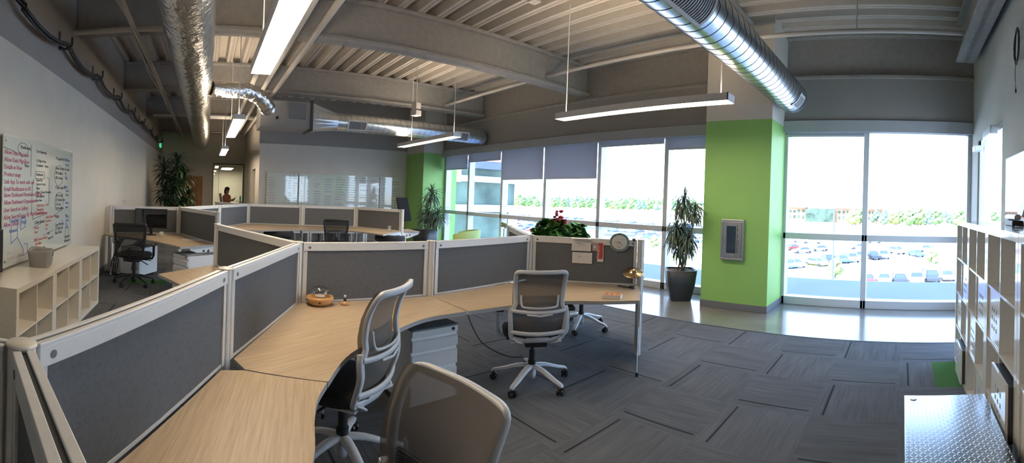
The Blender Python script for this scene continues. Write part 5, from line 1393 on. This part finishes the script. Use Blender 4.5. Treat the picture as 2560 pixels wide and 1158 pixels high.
# building wing on the left
t = thing('office_wing', 'glass office wing with white bands and brick top beyond the left windows', 'building', (-44, 22, GZ))
MB().box(-14, 0, -6, 14.6, 0, 18).build('glass_facade', 'facade_glass', t)
for z0, z1 in ((-.35, .55), (3.55, 4.3), (-4.9, -4.0)): MB().box(-14, .5, -6, 14.9, z0 - GZ, z1 - GZ).build('white_band', 'concrete_band', t)
MB().box(-14, .7, -6, 15.1, 6.3 - GZ, 9.5 - GZ).build('brick_top', 'brick', t); MB().box(-14, .6, -6, 15.0, 5.3 - GZ, 6.3 - GZ).build('corrugated_band', 'roof_membrane', t)
MB().box(-.6, .6, 13.7, 14.8, 0, -.35 - GZ).build('corner_column', 'concrete_band', t)
MB().box(-.5, .62, 4.4, 6.0, 3.4 - GZ, 7 - GZ).build('brick_pier', 'brick', t)
# office building right
c = polar(2085, 300); t = thing('office_building', 'long brick office building with dark glass centre across the parking lot', 'building', tuple(c), R(9))
MB().box(-38, -19, 0, 25, 0, 10.5).build('brick_wing', 'brick', t); MB().box(1, 34, 0, 25, 0, 10.2).build('brick_wing', 'brick', t)
MB().box(-19, 1, -2, 22, 0, 9.6).build('glass_centre', 'facade_glass', t); MB().box(-40, 35, -2.5, 26, 10.2, 11.2).build('roof_edge', 'concrete_band', t)
MB().box(-10, -4, 6, 12, 11.2, 15).build('roof_plant_room', 'house_roof', t)
for x0, n_ in ((-36, 6), (3, 11)):
    for k in range(n_):
        for z in (2.2, 6.2): MB().box(x0 + 2.9 * k, x0 + 2.9 * k + 1.5, -.15, 0, z, z + 2.4).build('window', 'facade_glass', t)
c = polar(1470, 98); t = thing('low_white_building', 'low white flat roofed building among the parked cars behind the plants', 'building', tuple(c), R(38))
MB().box(-4.5, 4.5, 0, 6, 0, 4.2).build('walls', 'concrete_band', t); MB().box(-5, 5, -.6, 6.4, 4.2, 4.7).build('flat_roof', 'car_teal_blue', t)
c = polar(1540, 82); t = thing('low_white_building', 'low white building with grey roof seen just left of the round dial', 'building', tuple(c), R(30))
MB().box(-3, 3, 0, 5, 0, 4.0).build('walls', 'concrete_band', t); MB().box(-3.4, 3.4, -.4, 5.3, 4.0, 4.4).build('flat_roof', 'roof_membrane', t)

# trees
def tree_obj(name, label, loc, h, w_, mt, group=None, seed=0, conif=False):
    rnd = random.Random(seed); t = thing(name, label, 'tree', tuple(loc), 0, group)
    MB().cyl((0, 0, 0), (0, 0, h * .5), h * .022, h * .014, 8).build('trunk', 'trunk', t)
    mb = MB(); n_ = 15
    for k in range(n_):
        s_ = k / (n_ - 1); zz = h * (.26 + .66 * s_); rr_ = w_ * .5 * (sin(pi * min(1, .25 + .75 * s_)) ** .6 if not conif else (1.05 - s_)) * .62
        a = k * 2.4; br = w_ * .24 * (1.15 - .5 * s_); c = Vector((rr_ * cos(a), rr_ * sin(a), zz)); b0 = len(mb.v); mb.ball(c, br, br, br * .85, 9, 6)
        for i in range(b0, len(mb.v)):
            v = Vector(mb.v[i]); d = v - c; mb.v[i] = tuple(c + d * rnd.uniform(.72, 1.3))
    mb.build('crown', mt, t); return tree(t)
TP = {}
def plant_tree(kind, loc, h, label, group, seed):
    key = (kind, seed % 3)
    if key not in TP:
        mt, w_, con = {'green': ('tree_green', .75, False), 'blue': ('tree_blue', .62, True), 'yellow': ('tree_yellow', .8, False)}[kind]
        TP[key] = tree_obj('distant_tree', label, (0, 0, 0), 1.0, w_, mt, group, seed % 3 + 5, con); o = TP[key][0]
    else: o = dup(TP[key], (0, 0, 0), 0, label)
    o.location = loc; o.scale = (h, h, h); o.rotation_euler.z = seed * 1.7; o['label'] = label; o['group'] = group; return o
rnd = random.Random(5)
names = 'first second third fourth fifth sixth seventh eighth ninth tenth eleventh twelfth thirteenth fourteenth fifteenth'.split()
for k, (px, h, kd) in enumerate(((2133, 10, 'yellow'), (2151, 10.5, 'green'), (2192, 11, 'blue'), (2210, 10, 'blue'), (2234, 9, 'yellow'), (2251, 9.5, 'green'), (2279, 12, 'green'), (2295, 13, 'yellow'), (2304, 9, 'blue'), (2322, 11, 'blue'), (2341, 11.5, 'green'), (2375, 9, 'blue'), (2398, 12, 'green'), (2452, 13, 'green'), (2486, 11, 'green'))):
    plant_tree(kd, polar(px, 252 + 17 * (k % 3)), h, '%s tree of the row beyond the right windows, counted from the left' % names[k], 'tree row beyond the right windows', k)
for k in range(28):
    px = 1288 + k * 17 + rnd.uniform(-5, 5); kd = rnd.choice(['green', 'green', 'yellow', 'blue'])
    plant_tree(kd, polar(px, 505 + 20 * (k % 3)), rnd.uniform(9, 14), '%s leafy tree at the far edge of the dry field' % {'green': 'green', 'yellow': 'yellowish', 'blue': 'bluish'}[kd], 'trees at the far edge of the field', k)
for k in range(40):
    px = 1286 + k * 12 + rnd.uniform(-4, 4); r_ = 720 + 45 * (k % 5); l = polar(px, r_); yy = l.y; l.z = GZ + max(0, (yy - 560)) * 13.4 / 940
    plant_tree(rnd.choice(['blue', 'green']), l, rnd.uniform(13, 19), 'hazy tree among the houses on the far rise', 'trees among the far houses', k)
for k in range(16):
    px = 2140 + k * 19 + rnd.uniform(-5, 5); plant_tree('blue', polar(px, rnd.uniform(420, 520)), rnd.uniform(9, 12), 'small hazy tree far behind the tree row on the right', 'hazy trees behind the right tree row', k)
for px, r_, h, lab in ((2093, 64, 3.0, 'small young tree beside the thick light pole outside the right windows'), (2336, 82, 3.2, 'small bare young tree in the parking lot on the right'), (1640, 100, 3.0, 'round bush tree in the parking lot left of the indoor dracaena')):
    plant_tree('yellow', polar(px, r_), h, lab, 'young trees in the parking lot', int(px))
# houses
hp = None
def house():
    t = thing('house', 'x', 'house', (0, 0, 0)); MB().box(-8, 8, -5, 5, 0, 4.5).build('walls', 'house_wall', t)
    MB().add([(-9, -6, 4.3), (9, -6, 4.3), (9, 6, 4.3), (-9, 6, 4.3), (-6, 0, 8), (6, 0, 8)], [(0, 1, 5, 4), (2, 3, 4, 5), (1, 2, 5), (3, 0, 4), (3, 2, 1, 0)]).build('roof', 'house_roof', t)
    for x in (-5, 0, 5): MB().box(x - .8, x + .8, -5.1, -5, 1.4, 3).build('window', 'car_glass', t)
    return tree(t)
hp = house()
for k in range(16):
    px = 1292 + k * 29; r_ = 590 + 50 * (k % 2); l = polar(px, r_); l.z = GZ + max(0, l.y - 560) * 13.4 / 940
    if k == 0: o = hp[0]; o.location = l; o.rotation_euler.z = R(30)
    else: o = dup(hp, l, rnd.uniform(0, 1.5), None)
    o['label'] = 'pale far house beyond the dry field'; o['group'] = 'houses beyond the field'
# light poles
for px, r_, h, w_, lab in ((2086, 58, 10.6, .17, 'thick dark light pole outside the first right window'), (1973, 68, 10.4, .08, 'thin light pole beside the large green pillar'), (2272, 72, 10.2, .09, 'tall dark light pole outside the second right window'), (2108, 135, 11, .09, 'further light pole just right of the thick one'),
                            (1303, 150, 10.5, .13, 'tall dark light pole outside the left windows'), (1345, 310, 11, .10, 'small far light pole at the edge of the field'), (1415, 200, 10, .10, 'thin light pole outside the left windows above the plants'), (1445, 330, 9, .10, 'farthest small light pole in the field')):
    t = thing('light_pole', lab, 'light pole', tuple(polar(px, r_))); MB().cyl((0, 0, 0), (0, 0, h), w_, w_ * .7, 10).build('pole', 'pole_dark', t)
    MB().box(-.05, 1.1, -.12, .12, h - .08, h + .08).build('lamp_head', 'pole_dark', t); MB().cyl((0, 0, 0), (0, 0, .7), w_ * 2, n=10).build('base', 'concrete_band', t)
# cars
def car(kind):
    t = thing('parked_car', 'x', 'car', (0, 0, 0))
    MX = Matrix(((1, 0, 0), (0, 0, -1), (0, 1, 0)))
    if kind == 'sedan':
        out = [(-2.3, .35), (2.3, .35), (2.35, .60), (2.2, .78), (1.1, .92), (-1.75, .96), (-2.25, .90), (-2.35, .6)]; g = (-1.75, 1.15, .92, -1.05, .35, 1.42); W_, G = .90, .64
    elif kind == 'suv':
        out = [(-2.35, .42), (2.3, .42), (2.38, .75), (2.25, 1.0), (1.25, 1.12), (-2.3, 1.15), (-2.4, .8)]; g = (-2.25, 1.25, 1.1, -1.95, .55, 1.75); W_, G = .95, .74
    else:
        out = [(-2.9, .5), (2.8, .5), (2.9, .85), (2.8, 1.12), (1.6, 1.2), (-2.85, 1.2), (-2.92, .8)]; g = (-.9, 1.6, 1.18, -.75, .95, 1.85); W_, G = .98, .76
    b = MB().prism(out, -W_, W_, MX); x0, x1, z0, x2, x3, z1 = g
    b.box(x2 + .02, x3 - .02, -G, G, z1 - .02, z1 + .05)
    for (xa, xb) in ((x0, x2), (x1, x3)):
        for s_ in (-1, 1): b.bar((xa, s_ * W_ * .93, z0), (xb, s_ * G, z1), .07, .07)
    body = b.build('body', 'car_white', t, .05)
    w_ = W_ * .92; MB().add([(x0 + .04, -w_, z0), (x1 - .04, -w_, z0), (x1 - .04, w_, z0), (x0 + .04, w_, z0), (x2, -G, z1), (x3, -G, z1), (x3, G, z1), (x2, G, z1)], [(3, 2, 1, 0), (4, 5, 6, 7), (0, 1, 5, 4), (1, 2, 6, 5), (2, 3, 7, 6), (3, 0, 4, 7)]).build('windows', 'car_glass', t)
    return t
WB = {'sedan': (1.42, -1.38, .33, .80), 'suv': (1.45, -1.42, .38, .84), 'pickup': (1.85, -1.75, .42, .86)}
CARS = {}
def get_car(kind, colr, wheels):
    key = (kind, colr, wheels)
    if key not in CARS:
        t = car(kind); 
        for c in kids(t):
            if c.name.startswith('body'): c.data.materials[0] = MATS['car_' + colr]
        if wheels:
            a, b, r, yy = WB[kind]
            for x in (a, b):
                for s_ in (-1, 1): MB().cyl((x, s_ * (yy - .12), r), (x, s_ * (yy + .11), r), r, n=14).build('wheel', 'car_tyre', t)
        CARS[key] = tree(t); return t
    return dup(CARS[key], (0, 0, 0), 0, None)
near = [(2001, 606, 'white', 'suv', 10), (2030, 609, 'grey', 'pickup', 5), (1955, 624, 'white', 'suv', 60), (1983, 625, 'red', 'sedan', 60), (2006, 633, 'silver', 'sedan', 215), (2048, 628, 'grey', 'sedan', 215), (2040, 664, 'white', 'sedan', 330),
        (2070, 660, 'black', 'pickup', 300), (2104, 656, 'blue', 'sedan', 300), (2127, 654, 'white', 'suv', 300), (2147, 623, 'silver', 'sedan', 200), (1962, 669, 'teal_blue', 'sedan', 320), (1987, 667, 'white', 'sedan', 320), (2146, 649, 'white', 'suv', 300),
        (2180, 648, 'black', 'suv', 300), (2208, 646, 'grey', 'suv', 280), (2237, 635, 'white', 'pickup', 320), (2290, 641, 'blue', 'sedan', 300), (2318, 631, 'white', 'pickup', 330),
        (2168, 708, 'red', 'sedan', 98), (2208, 706, 'white', 'sedan', 98), (2247, 707, 'black', 'sedan', 98), (2286, 706, 'white', 'suv', 97), (2327, 704, 'black', 'suv', 277), (2366, 699, 'silver', 'sedan', 275), (2400, 693, 'red', 'sedan', 108), (2448, 688, 'white', 'suv', 104), (2185, 608, 'white', 'sedan', 20), (1955, 605, 'silver', 'sedan', 10)]
extra = ['in the furthest row, just right of the green pillar', 'standing alone above the mid row', 'at the pillar edge, mid row', 'second from the pillar in the mid row', 'third in the mid row', 'fourth in the mid row, beside the silver one', 'turned sideways left of the thick pole', 'just left of the thick light pole', 'just right of the thick light pole', 'two places right of the thick pole',
         'alone left of the centre mullion', 'at the very edge of the green pillar, lower row', 'lower row beside the teal one', 'against the centre mullion', 'right after the centre mullion, mid row', 'second after the centre mullion, mid row', 'third after the centre mullion', 'before the tall dark pole', 'just right of the tall dark pole',
         'half hidden low by the centre mullion', 'low in the front row beside the red one', 'low in the front row, seen from behind', 'in the middle of the front row', 'with its front towards us in the front row', 'in the front row beside the last red one', 'last in the front row by the white shelves', 'behind the last red one', 'far off above the mid row', 'furthest beside the green pillar']
for k, (px, py, colr, kd, hd) in enumerate(near):
    o = get_car(kd, colr, True); o.location = at(px, py, GZ); o.rotation_euler.z = R(hd)
    o['label'] = '%s parked %s %s' % (colr.replace('_', ' ').replace('teal blue', 'teal'), {'sedan': 'car', 'suv': 'SUV', 'pickup': 'pickup'}[kd], extra[k]); o['group'] = 'cars parked outside the right windows'
for ri, Y in enumerate((92, 104, 118, 130, 146, 158)):
    x = -Y * 1.20
    while x < -Y * .47:
        if rnd.random() < .64 and not (-85 < x < -62 and Y < 100):
            colr = rnd.choice(['white', 'white', 'silver', 'silver', 'black', 'grey', 'blue', 'red']); kd = rnd.choice(['sedan', 'suv', 'sedan', 'pickup'])
            o = get_car(kd, colr, False); o.location = (x, Y + rnd.uniform(-.4, .4), GZ); o.rotation_euler.z = R(90 if ri % 2 else 270) + rnd.uniform(-.04, .04)
            o['label'] = '%s %s in the %s row of the car park beyond the left windows' % (colr, {'sedan': 'car', 'suv': 'SUV', 'pickup': 'pickup'}[kd], names[ri]); o['group'] = 'cars in the car park beyond the left windows'
        x += 3.1
# handwriting and lettering become plain meshes
bpy.context.view_layer.update()
dg = bpy.context.evaluated_depsgraph_get()
for o in [o for o in SC.objects if o.type == 'FONT']:
    me = bpy.data.meshes.new_from_object(o.evaluated_get(dg)); nm = o.name; par = o.parent; mtx = o.matrix_local.copy()
    n = bpy.data.objects.new('tmp', me); COL.objects.link(n); n.parent = par; n.matrix_local = mtx
    if not me.materials: me.materials.append(o.data.materials[0])
    n['kind'] = 'stuff' if 'writing' in nm else 'thing'
    bpy.data.objects.remove(o); n.name = nm
